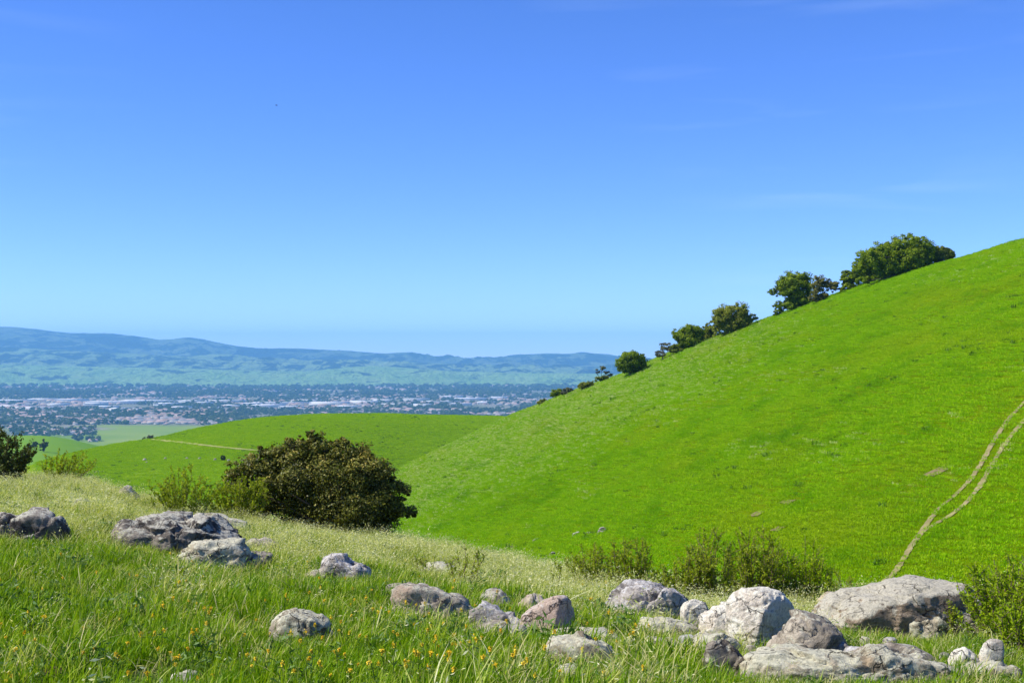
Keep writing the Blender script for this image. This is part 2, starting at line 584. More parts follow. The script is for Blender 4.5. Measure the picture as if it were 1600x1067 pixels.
def range_mat(name, lo, hi, wood, woodcol=(0.028, 0.052, 0.024), s=0.0011):
    m, nt, nn, L, out = mat(name)
    g = N(nt, 'ShaderNodeNewGeometry')
    mp = N(nt, 'ShaderNodeMapping')
    mp.inputs['Scale'].default_value = (1, 0.75, 2.6)
    L.new(g.outputs['Position'], mp.inputs['Vector'])
    v = mp.outputs[0]
    c = ramp(nt, noise_node(nt, v, s * 0.8, 5, 0.6), [(0.3, lo), (0.7, hi)]).outputs[0]
    w = noise_node(nt, v, s, 9, 0.66, 0.5)
    c = mixc(nt, ramp(nt, w, [(wood, (0, 0, 0)), (wood + 0.035, (1, 1, 1))]).outputs[0], c, woodcol)
    w2 = noise_node(nt, v, s * 9, 5, 0.7, 0.2)
    c = mixc(nt, ramp(nt, w2, [(0.64, (0, 0, 0)), (0.67, (1, 1, 1))]).outputs[0], c, woodcol)
    p = N(nt, 'ShaderNodeBsdfPrincipled', Roughness=0.95)
    p.inputs['Specular IOR Level'].default_value = 0.05
    L.new(c, p.inputs['Base Color'])
    b = N(nt, 'ShaderNodeBump', Strength=1.0, Distance=70.0)
    L.new(noise_node(nt, v, s * 3, 7, 0.6), b.inputs['Height'])
    L.new(b.outputs[0], p.inputs['Normal'])
    L.new(p.outputs[0], out.inputs['Surface'])
    return m


def far_range(name, sil, Yb, Yc, rel, seed, material, label, p=1.3):
    pxs = np.arange(-700, 2301, 6.0)
    Ys = np.concatenate([np.linspace(Yb, Yc, 70), np.linspace(Yc + 60, Yc + 2600, 20)])

    def z(pxs, U, X, Y):
        zc = (HZ - table(sil, pxs, 8)) / F * Yc
        t = np.clip((Y - Yb) / (Yc - Yb), 0, 1)
        back = np.maximum(Y - Yc, 0)
        base = VZ - 3
        prof = t ** p * (1 - 0.18 * np.sin(t * 9 + X / 900.0) * t * (1 - t))
        rid = fbm2(X, Y, 620, 5, seed, ridged=True, gain=0.5) - 0.6
        Z = base + (zc[None, :] - base) * prof + rel * rid * np.sqrt(t) * (1 - 0.90 * sm(0.55, 1.0, t)) - back * 0.25
        return np.maximum(Z, base)
    return Hill(name, pxs, Ys, z, material, label)


M['rangeA'] = range_mat('foothill_pasture', (0.15, 0.28, 0.07), (0.23, 0.34, 0.12), 0.58, (0.03, 0.055, 0.03), 0.0042)
M['rangeB'] = range_mat('wooded_hills', (0.13, 0.21, 0.07), (0.20, 0.27, 0.11), 0.49, (0.012, 0.024, 0.018), 0.0034)
M['rangeC'] = range_mat('far_ridge', (0.07, 0.11, 0.06), (0.13, 0.17, 0.09), 0.47, (0.008, 0.016, 0.016), 0.0024)
far_range('foothills', [(-700, 572), (0, 570), (100, 572), (200, 575), (300, 577), (400, 580), (480, 581), (540, 574), (600, 572), (650, 577), (700, 580), (800, 583), (1000, 585), (2300, 588)],
          9700, 11200, 60, 21.0, M['rangeA'], 'pale green pasture foothills behind the town', 1.1)
far_range('wooded_hills', [(-700, 540), (0, 544), (60, 546), (130, 549), (190, 552), (250, 557), (300, 556), (350, 554), (420, 559), (480, 563), (540, 562), (620, 566), (700, 569), (800, 573), (900, 574), (1000, 576), (2300, 580)],
          11300, 13300, 110, 33.0, M['rangeB'], 'blue green hills with woods and meadows behind the foothills', 1.0)
far_range('far_ridge', [(-700, 505), (0, 511), (40, 514), (100, 519), (160, 521), (200, 525), (250, 532), (280, 529), (295, 527.5), (330, 533), (370, 541), (420, 544), (470, 546), (540, 549), (600, 552),
                        (640, 551), (680, 557), (740, 559), (770, 561), (800, 556), (850, 553), (880, 554), (915, 551), (960, 556), (1010, 562), (1100, 560), (2300, 556)],
          13400, 16200, 130, 47.0, M['rangeC'], 'long blue mountain ridge on the horizon', 1.0)

# ------------------------------------------------------------------ haze
m, nt, nn, L, out = mat('haze')
pv = N(nt, 'ShaderNodeVolumePrincipled')
pv.inputs['Color'].default_value = (0.23, 0.58, 1.0, 1)
pv.inputs['Density'].default_value = 0.00007
pv.inputs['Anisotropy'].default_value = 0.0
L.new(pv.outputs[0], out.inputs['Volume'])
x0, x1, y0, y1, z0, z1 = -16000, 16000, -2500, 22000, VZ - 12, 430
hv = np.array([(x, y, z) for z in (z0, z1) for y in (y0, y1) for x in (x0, x1)], float)
hf = np.array([(0, 2, 3, 1), (4, 5, 7, 6), (0, 1, 5, 4), (2, 6, 7, 3), (0, 4, 6, 2), (1, 3, 7, 5)])
tag(link('haze', mesh_np('haze', hv, [hf], m)), 'pale blue haze filling the air over the valley', kind='stuff')


# ------------------------------------------------------------------ tracks draped on the hills
def ribbon(name, hill, pts, wpx, material, label, lift=0.06, seed=0):
    pts = np.array(pts, float)
    seg = np.r_[0, np.cumsum(np.hypot(*np.diff(pts, axis=0).T))]
    s = np.arange(0, seg[-1], 2.5)
    P = np.stack([np.interp(s, seg, pts[:, 0]), np.interp(s, seg, pts[:, 1])], 1)
    k = np.hanning(9)
    k /= k.sum()
    for c in (0, 1):
        P[:, c] = np.convolve(np.pad(P[:, c], 4, mode='edge'), k, 'valid')
    W = np.array([hill.hit(a, b) for a, b in P])
    T = np.gradient(W, axis=0)
    S = np.stack([T[:, 1], -T[:, 0], np.zeros(len(T))], 1)
    S /= np.linalg.norm(S, axis=1)[:, None]
    w = wpx * (1.15 + 0.35 * fbm2(s, s * 0, 7, 3, seed) + 0.3 * fbm2(s, s * 0, 40, 2, seed + 3))
    V, offs = [], (-1, -0.4, 0.4, 1)
    for i in range(len(W)):
        for j, q in enumerate(offs):
            jit = 1 + 0.12 * math.sin(i * 1.7 + j * 2 + seed)
            p = W[i] + S[i] * q * w[i] * 0.5 * jit
            V.append(p)
    V = np.array(V)
    # drop each point to the hill surface by bilinear lookup
    px = PX0 + F * V[:, 0] / V[:, 1]
    for i in range(len(V)):
        V[i, 2] = np.interp(V[i, 1], hill.col(hill.Y, px[i]), hill.col(hill.Z, px[i])) + lift
    me = mesh_np(name, V, [grid_faces(len(W), 4)], material, smooth=True)
    tag(link(name, me), label, kind='structure')
    return W


rutL = ribbon('dirt_track', hillR, [(1640, 590), (1600, 629), (1575, 656), (1552, 690), (1535, 722), (1515, 752), (1490, 776), (1465, 796), (1451, 815), (1441, 830), (1426, 850), (1412, 874), (1396, 898), (1372, 916), (1350, 930)],
              0.33, M['dirt'], 'left rut of the worn dirt track down the right hill', 0.05, 1)
rutR = ribbon('dirt_track', hillR, [(1640, 610), (1600, 658), (1580, 681), (1562, 706), (1545, 736), (1530, 762), (1510, 786), (1485, 806), (1460, 820), (1441, 832), (1428, 850)],
              0.33, M['dirt'], 'right rut of the worn dirt track, joining the left one lower down', 0.055, 5)
bare = []
for k, (a, b, w, t) in enumerate([((1456, 735), (1478, 738), 1.3, 'bare brown soil patch left of the dirt track'), ((1222, 783), (1240, 785), 0.7, 'small bare soil patch low on the right hill, upper one'),
                                  ((1176, 802), (1192, 803), 0.6, 'small bare soil patch low on the right hill, lower left one'), ((1208, 826), (1224, 827), 0.6, 'small bare soil patch low on the right hill, lowest one')]):
    bare.append(ribbon('soil_patch', hillR, [a, ((a[0] + b[0]) / 2, (a[1] + b[1]) / 2 + 1), b], w, M['soilpatch'], t, 0.06, 20 + k))
trackM = ribbon('grassy_track', hillM, [(236, 686), (262, 689), (300, 693), (340, 698), (392, 703), (440, 706), (520, 712)], 1.6, M['paletrack'], 'thin pale track crossing the middle hill', 0.12, 9)


# ------------------------------------------------------------------ rocks
def ico(n):
    import bmesh
    bm = bmesh.new()
    bmesh.ops.create_icosphere(bm, subdivisions=n, radius=1)
    bm.verts.ensure_lookup_table()
    v = np.array([x.co[:] for x in bm.verts])
    f = np.array([[x.index for x in fc.verts] for fc in bm.faces])
    bm.free()
    return v, f


ICO = {n: ico(n) for n in (1, 2, 3, 4, 5, 6)}


def hull2(p):
    p = sorted(map(tuple, p))

    def half(q):
        h = []
        for a in q:
            while len(h) > 1 and (h[-1][0] - h[-2][0]) * (a[1] - h[-2][1]) - (h[-1][1] - h[-2][1]) * (a[0] - h[-2][0]) <= 0:
                h.pop()
            h.append(a)
        return h
    a, b = half(p), half(p[::-1])
    return np.array(a[:-1] + b[:-1])


ROCKS = []


def rock(outline, crop, label, mname, depth=0.8, Y=None, seed=0, lvl=5, extra=(), rough=1.25, hit=None, sink=0.22, sharp=60, tilt=0.5, group=None, name='rock', cuts=8, tall=1.0):
    """outline: photo pixels of the visible rock (through a crop's offset and scale); extra: cutting planes (nx, ny, nz, d)"""
    ox, oy, sc = crop
    P = np.array([(ox + a / sc, oy + b / sc) for a, b in outline])
    mid_ = 0.5 * (P.max(0) + P.min(0))
    P = np.stack([mid_[0] + (P[:, 0] - mid_[0]) * 1.06, P[:, 1].max() + (P[:, 1] - P[:, 1].max()) * tall], 1)
    cx, base = 0.5 * (P[:, 0].min() + P[:, 0].max()), P[:, 1].max()
    r = np.random.default_rng(1000 + seed)
    if hit is not None:
        Yb = hit(cx, base)[1]
    else:
        Yb = Y if Y else Y_at(cx, min(base + 0.03 * F / Y_at(cx, base), 1120))
    w = (P[:, 0].max() - P[:, 0].min()) / F * Yb
    hd = 0.5 * w * depth
    Yc = Yb + hd * 0.9
    W = np.stack([(P[:, 0] - PX0) / F * Yc, -(P[:, 1] - HZ) / F * Yc], 1)
    zb = W[:, 1].min()
    low = W[W[:, 1] < zb + 0.35 * (W[:, 1].max() - zb)]
    ax, bx_ = W[:, 0].min(), W[:, 0].max()
    mx = 0.5 * (ax + bx_)
    W = np.vstack([W, low - [0, sink], [[mx + (ax - mx) * 0.95, zb - sink], [mx + (bx_ - mx) * 0.95, zb - sink]]])
    H = hull2(W)
    c = np.array([0.5 * (H[:, 0].min() + H[:, 0].max()), 0.5 * (H[:, 1].min() + H[:, 1].max())])
    hw, hh = 0.5 * np.ptp(H[:, 0]), 0.5 * np.ptp(H[:, 1])
    n_, d_ = [], []
    for i in range(len(H)):
        a, b = H[i] - c, H[(i + 1) % len(H)] - c
        e = b - a
        ln = np.hypot(*e)
        if ln < 0.03 * hw:
            continue
        nn2 = np.array([e[1], -e[0]]) / ln
        d = nn2 @ a
        n_.append((nn2[0], 0, nn2[1])); d_.append(d)
        for sy in (-1, 1):
            t = tilt + r.uniform(-0.2, 0.35)
            n_.append((nn2[0] * math.cos(t), sy * math.sin(t), nn2[1] * math.cos(t)))
            d_.append((d * math.cos(t) + hd * math.sin(t)) * r.uniform(0.80, 0.98))
    for sy in (-1, 1):
        for k in range(2):
            v = np.array([r.uniform(-0.35, 0.35), sy, r.uniform(0.0, 0.4)])
            v /= np.linalg.norm(v)
            n_.append(tuple(v)); d_.append(hd * r.uniform(0.9, 1.05))
    for k in range(cuts):
        v = np.array([r.normal(), -abs(r.normal()) * 1.1, r.normal() * 0.7 + 0.25])
        v /= np.linalg.norm(v)
        n_.append(tuple(v))
        d_.append(r.uniform(0.80, 0.98) * (((H - c) @ v[[0, 2]]).max() + abs(v[1]) * hd * 0.75))
    for ex in extra:
        v = np.array(ex[:3], float)
        v /= np.linalg.norm(v)
        n_.append(tuple(v))
        d_.append(ex[3] * (abs(v[0]) * hw + abs(v[1]) * hd + abs(v[2]) * hh))
    n_, d_ = np.array(n_), np.maximum(np.array(d_), 0.05 * hw)
    D, Fc = ICO[lvl]
    D = D * np.array([hw, hd, hh])
    D = D / np.linalg.norm(D, axis=1)[:, None]
    q = np.maximum(D @ n_.T, 0) / d_[None, :]
    rad = (q ** sharp).sum(1) ** (-1 / sharp)
    V = D * rad[:, None]
    for k in range(34):                       # chip the corners and faces into small planes
        v = r.normal(size=3) * np.array([1 / hw, 1 / hd, 1 / hh])
        v /= np.linalg.norm(v)
        h_ = V @ v
        V = V - v[None, :] * (np.maximum(0, h_ - h_.max() * (1 - r.uniform(0.01, 0.065))) * 0.93)[:, None]
    size = (hw * hh * hd) ** (1 / 3)
    q = V / size + seed * 3.7
    disp = 0.028 * fbm(q * 1.3, 4, 0.55) + 0.030 * (fbm(q * 2.6 + 5, 5, 0.58, ridged=True) - 0.7) + 0.02 * fbm(q * 9, 3, 0.6)
    # fractured plates: each patch of the surface is its own tilted plane, with cracks between some of them
    ns = 26 if lvl > 4 else 16
    site = V[r.integers(0, len(V), ns)] / size
    aniso = np.array([1.0, 1.0, r.uniform(1.0, 1.9)])
    wob = (V / size + 0.10 * np.stack([fbm(q * 1.6 + 61 + 9 * t, 3) for t in range(3)], -1))
    dist = np.linalg.norm((wob[:, None, :] - site[None]) * aniso, axis=2)
    o2 = np.argsort(dist, axis=1)[:, :2]
    ar = np.arange(len(V))
    near, gap = o2[:, 0], dist[ar, o2[:, 1]] - dist[ar, o2[:, 0]]
    off, grad = r.normal(0, 0.032, ns), r.normal(0, 0.10, (ns, 3))
    disp += off[near] + ((wob - site[near]) * grad[near]).sum(1)
    open_ = ((near * 7 + o2[:, 1] * 7) % 3 == 0)
    disp -= 0.06 * np.exp(-(gap / 0.045) ** 2) * open_
    # broken bedding ledges along a tilted axis
    ax3 = np.array([r.normal() * 0.35, r.normal() * 0.25, 1.0])
    lay = (q @ (ax3 / np.linalg.norm(ax3))) * r.uniform(2.2, 3.4) + 0.35 * fbm(q * 1.1 + 50, 3)
    disp -= 0.030 * (1 - sm(0.0, 0.22, lay - np.floor(lay))) * (noise3(q * 1.1 + 13) > -0.1)
    # crevices
    cr = np.abs(noise3(q * np.array([1.0, 1.0, 1.8]) + 31))
    disp -= 0.055 * np.exp(-(cr / 0.035) ** 2) * (noise3(q * 0.9 + 77) > -0.05)
    V = V + D * (disp * size * rough)[:, None]
    me = mesh_np(name, V, [Fc], M[mname], smooth=True)
    o = link(name, me, None, (c[0], Yc, c[1]))
    tag(o, label, 'rock', group)
    ROCKS.append((c[0], Yc, hw, hd, P[:, 1].min(), base))
    return o


C1, C2, C5, C6, C8, C0 = (900, 840, 4.21), (1220, 840, 4.21), (0, 660, 4.0), (300, 640, 4.0), (400, 840, 3.2), (0, 0, 1.0)
rock([(-110, 585), (-60, 570), (20, 565), (110, 590), (125, 700), (0, 730), (-110, 720)], C5, 'dark cracked rock cut off by the left edge of the view', 'rock_dark', 0.8, seed=1)
rock([(105, 600), (180, 552), (320, 570), (380, 610), (415, 680), (390, 740), (290, 760), (120, 730)], C5, 'dark grey rock with pale top beside the left edge rock', 'rock_dark', 0.9, seed=2)
rock([(775, 790), (820, 640), (860, 600), (960, 574), (1100, 575), (1230, 600), (1340, 650), (1420, 700), (1490, 745), (1400, 770), (1200, 800), (1100, 830), (960, 845), (820, 830)], C5,
     'large dark sided boulder with pale rim, biggest of the left group', 'rock_dark', 0.75, seed=3, lvl=6, extra=[(0.35, -1, -0.12, 0.60)])
rock([(1210, 590), (1290, 573), (1400, 590), (1500, 640), (1560, 660), (1500, 685), (1370, 685), (1250, 660)], C5, 'flat pale grey rock behind the large dark boulder on the left', 'rock_lichen', 0.8, seed=4)
rock([(1110, 840), (1200, 770), (1340, 750), (1500, 755), (1545, 790), (1500, 830), (1400, 890), (1300, 915), (1130, 900)], C5, 'pale rounded slab in front of the large dark boulder', 'rock_lichen', 0.8, seed=5, lvl=5)
rock([(1400, 890), (1480, 840), (1560, 820), (1680, 830), (1700, 880), (1560, 920), (1420, 915)], C5, 'low broken grey slab right of the pale rounded slab', 'rock_grey', 0.8, seed=6)
rock([(320, 850), (370, 810), (440, 800), (520, 840), (524, 872), (450, 890), (350, 885)], C6, 'small grey rock at the right end of the left group', 'rock_grey', 0.9, seed=7, lvl=4)
rock([(187, 766), (196, 759), (207, 767), (217, 776), (210, 782), (190, 779)], C0, 'small pointed grey rock on the left grass crest', 'rock_grey', 0.9, seed=8, lvl=4)
rock([(112, 790), (117, 780), (132, 777), (138, 785), (133, 796), (114, 798)], C0, 'small pale rock half hidden in pale grass on the left slope', 'rock_lichen', 0.9, seed=9, lvl=4)
rock([(318, 190), (345, 105), (400, 92), (460, 105), (520, 150), (565, 165), (565, 205), (470, 220), (350, 220)], C8, 'lone pale grey rock in the grass below the dark bush', 'rock_blue', 0.8, seed=10)
rock([(240, 190), (290, 160), (345, 180), (330, 210), (250, 212)], C8, 'little low grey rock left of the lone rock below the bush', 'rock_grey', 0.9, seed=11, lvl=4)
rock([(85, 430), (140, 385), (200, 358), (250, 365), (350, 410), (365, 460), (300, 500), (170, 515)], C8, 'half buried pale rock among yellow flowers in the foreground grass', 'rock_lichen', 0.9, seed=12)
rock([(690, 250), (760, 228), (840, 245), (880, 268), (1000, 290), (1060, 330), (1090, 390), (960, 400), (840, 380), (720, 300)], C8, 'long low sloping grey ledge in the middle of the grass', 'rock_grey', 0.6, seed=13)
rock([(1080, 360), (1130, 322), (1190, 350), (1290, 400), (1360, 430), (1365, 475), (1250, 470), (1110, 430)], C8, 'low grey ledge running up to the pink rock', 'rock_blue', 0.6, seed=14)
rock([(1110, 320), (1160, 270), (1210, 268), (1285, 322), (1270, 355), (1130, 355)], C8, 'small dark brown topped rock behind the grey ledge', 'rock_dark', 0.9, seed=15, lvl=4)
rock([(1295, 340), (1350, 300), (1410, 284), (1450, 295), (1440, 340), (1330, 365)], C8, 'thin pinkish rock just behind the pink block', 'rock_pink', 0.8, seed=16, lvl=4)
rock([(1333, 395), (1365, 350), (1430, 305), (1508, 264), (1550, 290), (1592, 380), (1594, 480), (1520, 495), (1440, 480), (1360, 460)], C8, 'angular pink sandstone block with a shaded right side', 'rock_pink', 0.75, seed=17,
     sharp=34, extra=[(0.80, -0.55, -0.05, 0.42), (-0.30, -1, 0.25, 0.66)], rough=0.6)
rock([(858, 998), (885, 992), (936, 1001), (955, 1007), (967, 1031), (960, 1040), (935, 1030), (900, 1022), (866, 1014)], C0, 'long low rock in the grass just below the pink block', 'rock_lichen', 0.6, seed=18)
rock([(235, 440), (300, 342), (380, 299), (450, 310), (520, 340), (560, 330), (650, 378), (730, 405), (742, 470), (720, 560), (600, 560), (450, 560), (330, 500)], C1,
     'rough blue grey boulder, left end of the right rock group', 'rock_blue', 0.8, seed=19, lvl=6, rough=1.25)
rock([(692, 490), (708, 432), (760, 400), (830, 408), (885, 450), (880, 570), (800, 620), (735, 580)], C1, 'smooth white egg shaped rock right of the blue grey boulder', 'rock_white', 0.9, seed=20, rough=0.6)
rock([(835, 510), (900, 450), (1020, 418), (1070, 430), (1080, 600), (900, 650), (810, 620)], C1, 'pale low rock between the white egg shaped rock and the tall white one', 'rock_white', 0.9, seed=21)
rock([(1015, 440), (1040, 370), (1090, 344), (1140, 358), (1220, 334), (1300, 368), (1380, 398), (1450, 450), (1487, 510), (1465, 580), (1400, 660), (1300, 690), (1200, 660), (1080, 560)], C1,
     'tall white rock with a blue shaded right face', 'rock_white', 0.85, seed=22, lvl=6, sharp=26, extra=[(0.66, -0.72, -0.12, 0.20), (-0.55, -0.75, 0.35, 0.52), (0.65, -0.15, 0.75, 0.72)], rough=0.8)
rock([(20, 640), (80, 545), (130, 518), (260, 548), (370, 578), (388, 660), (452, 712), (440, 745), (280, 775), (60, 750)], C2, 'dark shaded rock in the shadow right of the tall white rock', 'rock_grey', 0.8, seed=23,
     extra=[(0.5, -0.85, 0.0, 0.55)])
rock([(1405, 440), (1440, 428), (1500, 448), (1510, 492), (1430, 495)], C1, 'small grey rock peeping out behind the tall white rock', 'rock_grey', 0.9, seed=24, lvl=4)
rock([(375, 610), (450, 550), (560, 533), (680, 550), (785, 600), (785, 635), (600, 655), (470, 645)], C1, 'flat brown grey slab below the blue grey boulder', 'rock_lichen', 0.7, seed=25)
rock([(470, 650), (600, 652), (700, 708), (755, 760), (600, 755), (470, 725)], C1, 'pale greenish slab low in the grass under the flat brown slab', 'rock_lichen', 0.7, seed=26, lvl=4)
rock([(848, 700), (920, 668), (1000, 688), (1045, 750), (1110, 808), (1124, 875), (1060, 915), (950, 870), (870, 800)], C1, 'mossy grey wedge of rock at the left tip of the long flat slab', 'rock_grey', 0.9, seed=27)
rock([(-232, 790), (-190, 765), (-100, 755), (0, 748), (200, 768), (480, 738), (640, 768), (850, 798), (1000, 818), (1060, 850), (1200, 862), (1200, 930), (900, 910), (600, 890), (200, 890), (-150, 890)], C2,
     'long flat lichen covered slab along the bottom right', 'rock_lichen', 0.28, seed=28, lvl=6, extra=[(0, -0.5, 0.86, 0.8)])
rock([(235, 440), (340, 350), (430, 333), (580, 300), (780, 263), (880, 243), (1050, 248), (1180, 258), (1280, 290), (1335, 322), (1300, 400), (1200, 470), (1110, 560), (1060, 590), (950, 610), (760, 640), (680, 630), (480, 570), (280, 480)], C2,
     'huge flat topped brown boulder, largest rock on the right', 'rock_brown', 0.55, seed=29, lvl=6, extra=[(0.05, -1, -0.35, 0.66), (0.0, -0.45, 1.0, 0.80)], rough=0.9, cuts=3, tall=0.86)
rock([(1105, 850), (1150, 750), (1210, 718), (1262, 760), (1305, 825), (1230, 860)], C2, 'small grey pyramid shaped rock beside the bottom right shrub', 'rock_white', 0.9, seed=30, rough=0.7)
rock([(1298, 830), (1328, 700), (1350, 655), (1400, 648), (1452, 680), (1425, 770), (1400, 840)], C2, 'upright white stone under the bottom right shrub', 'rock_white', 0.7, seed=31, rough=0.7)
rock([(1185, 880), (1230, 835), (1400, 828), (1560, 850), (1520, 890), (1350, 930), (1200, 930)], C2, 'flat cracked slab in front of the upright white stone', 'rock_lichen', 0.6, seed=32)
rock([(655, 893), (668, 882), (690, 880), (710, 888), (708, 898), (660, 900)], C0, 'small pale rock half hidden by a thin shrub mid slope', 'rock_lichen', 0.9, seed=33, lvl=4)
rock([(861, 1051), (875, 1043), (898, 1041), (908, 1050), (892, 1060), (868, 1059)], C0, 'small pale stone at the bottom centre edge of the grass', 'rock_lichen', 0.9, seed=34, lvl=4)
rock([(268, 1055), (290, 1044), (308, 1051), (300, 1062), (272, 1062)], C0, 'small pale stone at the bottom left in short grass', 'rock_lichen', 0.9, seed=35, lvl=4)
rock([(1278, 940), (1295, 928), (1318, 926), (1330, 940), (1320, 955), (1285, 958)], C0, 'pinkish low rock at the left foot of the huge brown boulder', 'rock_pink', 0.8, seed=36, lvl=4)
rock([(934, 833), (937, 825), (942, 821), (946, 824), (944, 829), (938, 833)], C0, 'upright stone standing on the lower slope of the green hill', 'rock_dark', 0.8, seed=37, lvl=4, hit=hillR.hit, sink=0.5, rough=2.2)
rock([(895, 834), (899, 831.5), (904, 831.5), (907, 834), (900, 835)], C0, 'flat stones left of the upright stone on the green hill', 'rock_dark', 0.8, seed=38, lvl=4, hit=hillR.hit, sink=0.5, rough=2.2)
rock([(915, 833), (920, 831), (926, 832), (925, 834.5), (916, 834.5)], C0, 'flat brown stone at the foot of the upright stone', 'rock_dark', 0.8, seed=39, lvl=4, hit=hillR.hit, sink=0.5, rough=2.2)
rock([(859, 866), (862, 862), (867, 861), (869, 865), (864, 868)], C0, 'small stone low on the green hill above the thin stem', 'rock_dark', 0.8, seed=40, lvl=4, hit=hillR.hit, sink=0.4, rough=2.2)
rock([(833, 843), (837, 841), (841, 840), (841, 843), (836, 845)], C0, 'tiny flat white stone, leftmost on the green hill', 'rock_dark', 0.8, seed=41, lvl=4, hit=hillR.hit, sink=0.4, rough=2.2)
for k, (a, b, c, t) in enumerate([(226, 718, 5, 'grey rock, leftmost on the middle hill'), (229, 722, 3, 'tiny rock just below the leftmost rock on the middle hill'), (258, 716, 4, 'second pale rock from the left on the middle hill'),
                                  (292, 716, 4, 'third pale rock from the left on the middle hill'), (312, 716, 4, 'fourth pale rock from the left on the middle hill'), (336, 718, 5, 'pale rock just left of the lone dark bush on the middle hill'),
                                  (357, 719, 4, 'pale rock just right of the lone dark bush on the middle hill')]):
    c *= 0.6
    rock([(a - c, b + 1), (a - c * 0.6, b - c * 0.5), (a, b - c * 0.75), (a + c * 0.8, b - c * 0.3), (a + c, b + 1)], C0, t, 'rock_grey', 0.8, seed=50 + k, lvl=3, hit=hillM.hit, sink=0.5)


for k, (pg, t) in enumerate([([(1075, 1012), (1090, 996), (1125, 990), (1150, 1000), (1148, 1016)], 'half buried slab under the pale low rock and the white egg shaped rock'),
                             ([(1195, 1020), (1215, 1002), (1260, 998), (1300, 1008), (1310, 1022)], 'low grey slab wedged between the dark shaded rock and the long flat slab'),
                             ([(1310, 962), (1340, 948), (1385, 952), (1392, 968), (1340, 974)], 'thin slab at the front foot of the huge brown boulder'),
                             ([(1330, 1024), (1370, 1010), (1430, 1014), (1455, 1028), (1390, 1034)], 'flat slab just behind the right half of the long flat slab'),
                             ([(940, 962), (955, 948), (985, 950), (990, 966), (960, 972)], 'small slab at the left foot of the blue grey boulder'),
                             ([(735, 985), (770, 972), (815, 978), (822, 992), (775, 998)], 'low slab in the grass left of the pink block'),
                             ([(835, 1000), (860, 990), (905, 986), (950, 990), (965, 1000), (900, 1006)], 'long thin slab in the grass right of the pink block'),
                             ([(592, 925), (612, 912), (640, 912), (652, 924), (620, 930)], 'little slab at the upper end of the long sloping ledge'),
                             ([(1392, 985), (1420, 962), (1462, 962), (1480, 978), (1465, 992), (1410, 994)], 'pale block of stone under the overhang of the huge brown boulder')]):
    rock(pg, C0, t, ('rock_lichen', 'rock_grey')[k % 2], 0.7, seed=140 + k, sink=0.12)
rr = np.random.default_rng(321)
for k, (a, b, c) in enumerate([(1090, 1012, 9), (1172, 1012, 8), (1060, 1030, 10), (1215, 1012, 11), (1245, 1008, 8), (1318, 1010, 12), (1350, 1000, 9), (1420, 1014, 10), (1475, 1022, 8), (1100, 990, 9), (1340, 985, 8), (1240, 965, 9), (985, 1000, 9), (945, 985, 8),
                               (1380, 1012, 7), (1150, 1008, 7), (1020, 978, 13), (1075, 1000, 15), (1195, 1018, 14), (1270, 1022, 13), (1335, 1018, 16), (1160, 1045, 12), (1440, 1030, 12), (1108, 1035, 11), (1230, 1050, 13), (1320, 960, 12), (930, 1012, 12), (1180, 985, 12), (1300, 1005, 15), (1390, 1000, 10)]):
    pg = [(a + c * math.cos(t) * rr.uniform(0.8, 1.25), b - c * 0.62 * math.sin(t) * rr.uniform(0.7, 1.2)) for t in np.linspace(0, 2 * math.pi, 8)[:-1]]
    rock(pg, C0, 'small broken stone lying between the slabs of the right rock group', ('rock_lichen', 'rock_grey', 'rock_blue')[k % 3], 0.9, seed=100 + k, lvl=3, sink=0.08, group='broken stones of the right rock group', name='stone')


# ------------------------------------------------------------------ leaves, stems, tubes
def leaves(C, Nrm, size, r, aspect=0.5, tint=None, jit=0.9):
    """diamond leaves at points C, facing about Nrm"""
    n = len(C)
    nr = Nrm + r.normal(size=(n, 3)) * jit
    nr /= np.linalg.norm(nr, axis=1)[:, None] + 1e-9
    a = np.cross(nr, r.normal(size=(n, 3)))
    a /= np.linalg.norm(a, axis=1)[:, None] + 1e-9
    b = np.cross(nr, a)
    s = size * r.uniform(0.65, 1.35, n)
    a *= (s * 0.5)[:, None]
    b *= (s * 0.5 * aspect)[:, None]
    V = np.stack([C - a, C - b + a * 0.1 + nr * (s * 0.06)[:, None], C + a, C + b + a * 0.1 + nr * (s * 0.06)[:, None]], 1).reshape(-1, 3)
    i = np.arange(n) * 4
    return V, np.stack([i, i + 1, i + 2, i + 3], 1), np.repeat(tint if tint is not None else r.uniform(0, 1, n), 4)


def tubes(paths, sides=5):
    V, Fq, base = [], [], 0
    ang = np.linspace(0, 2 * math.pi, sides, endpoint=False)
    for P, rad in paths:
        P = np.asarray(P, float)
        rad = np.asarray(rad, float)
        T = np.gradient(P, axis=0)
        T /= np.linalg.norm(T, axis=1)[:, None] + 1e-9
        ref = np.array([0.31, 0.95, 0.05])
        S = np.cross(T, ref)
        S /= np.linalg.norm(S, axis=1)[:, None] + 1e-9
        B = np.cross(T, S)
        for k in range(len(P)):
            V.append(P[k] + rad[k] * (np.cos(ang)[:, None] * S[k] + np.sin(ang)[:, None] * B[k]))
        for k in range(len(P) - 1):
            for j in range(sides):
                j2 = (j + 1) % sides
                Fq.append((base + k * sides + j, base + k * sides + j2, base + (k + 1) * sides + j2, base + (k + 1) * sides + j))
        base += len(P) * sides
    return np.vstack(V), np.array(Fq)


def limb(a, b, r, n=6, bend=0.15):
    a, b = np.asarray(a, float), np.asarray(b, float)
    t = np.linspace(0, 1, n)[:, None]
    ln = np.linalg.norm(b - a)
    w = r.normal(size=3) * bend * ln
    w2 = r.normal(size=3) * bend * 0.5 * ln
    return a + (b - a) * t + np.sin(math.pi * t) * w + np.sin(2 * math.pi * t) * w2


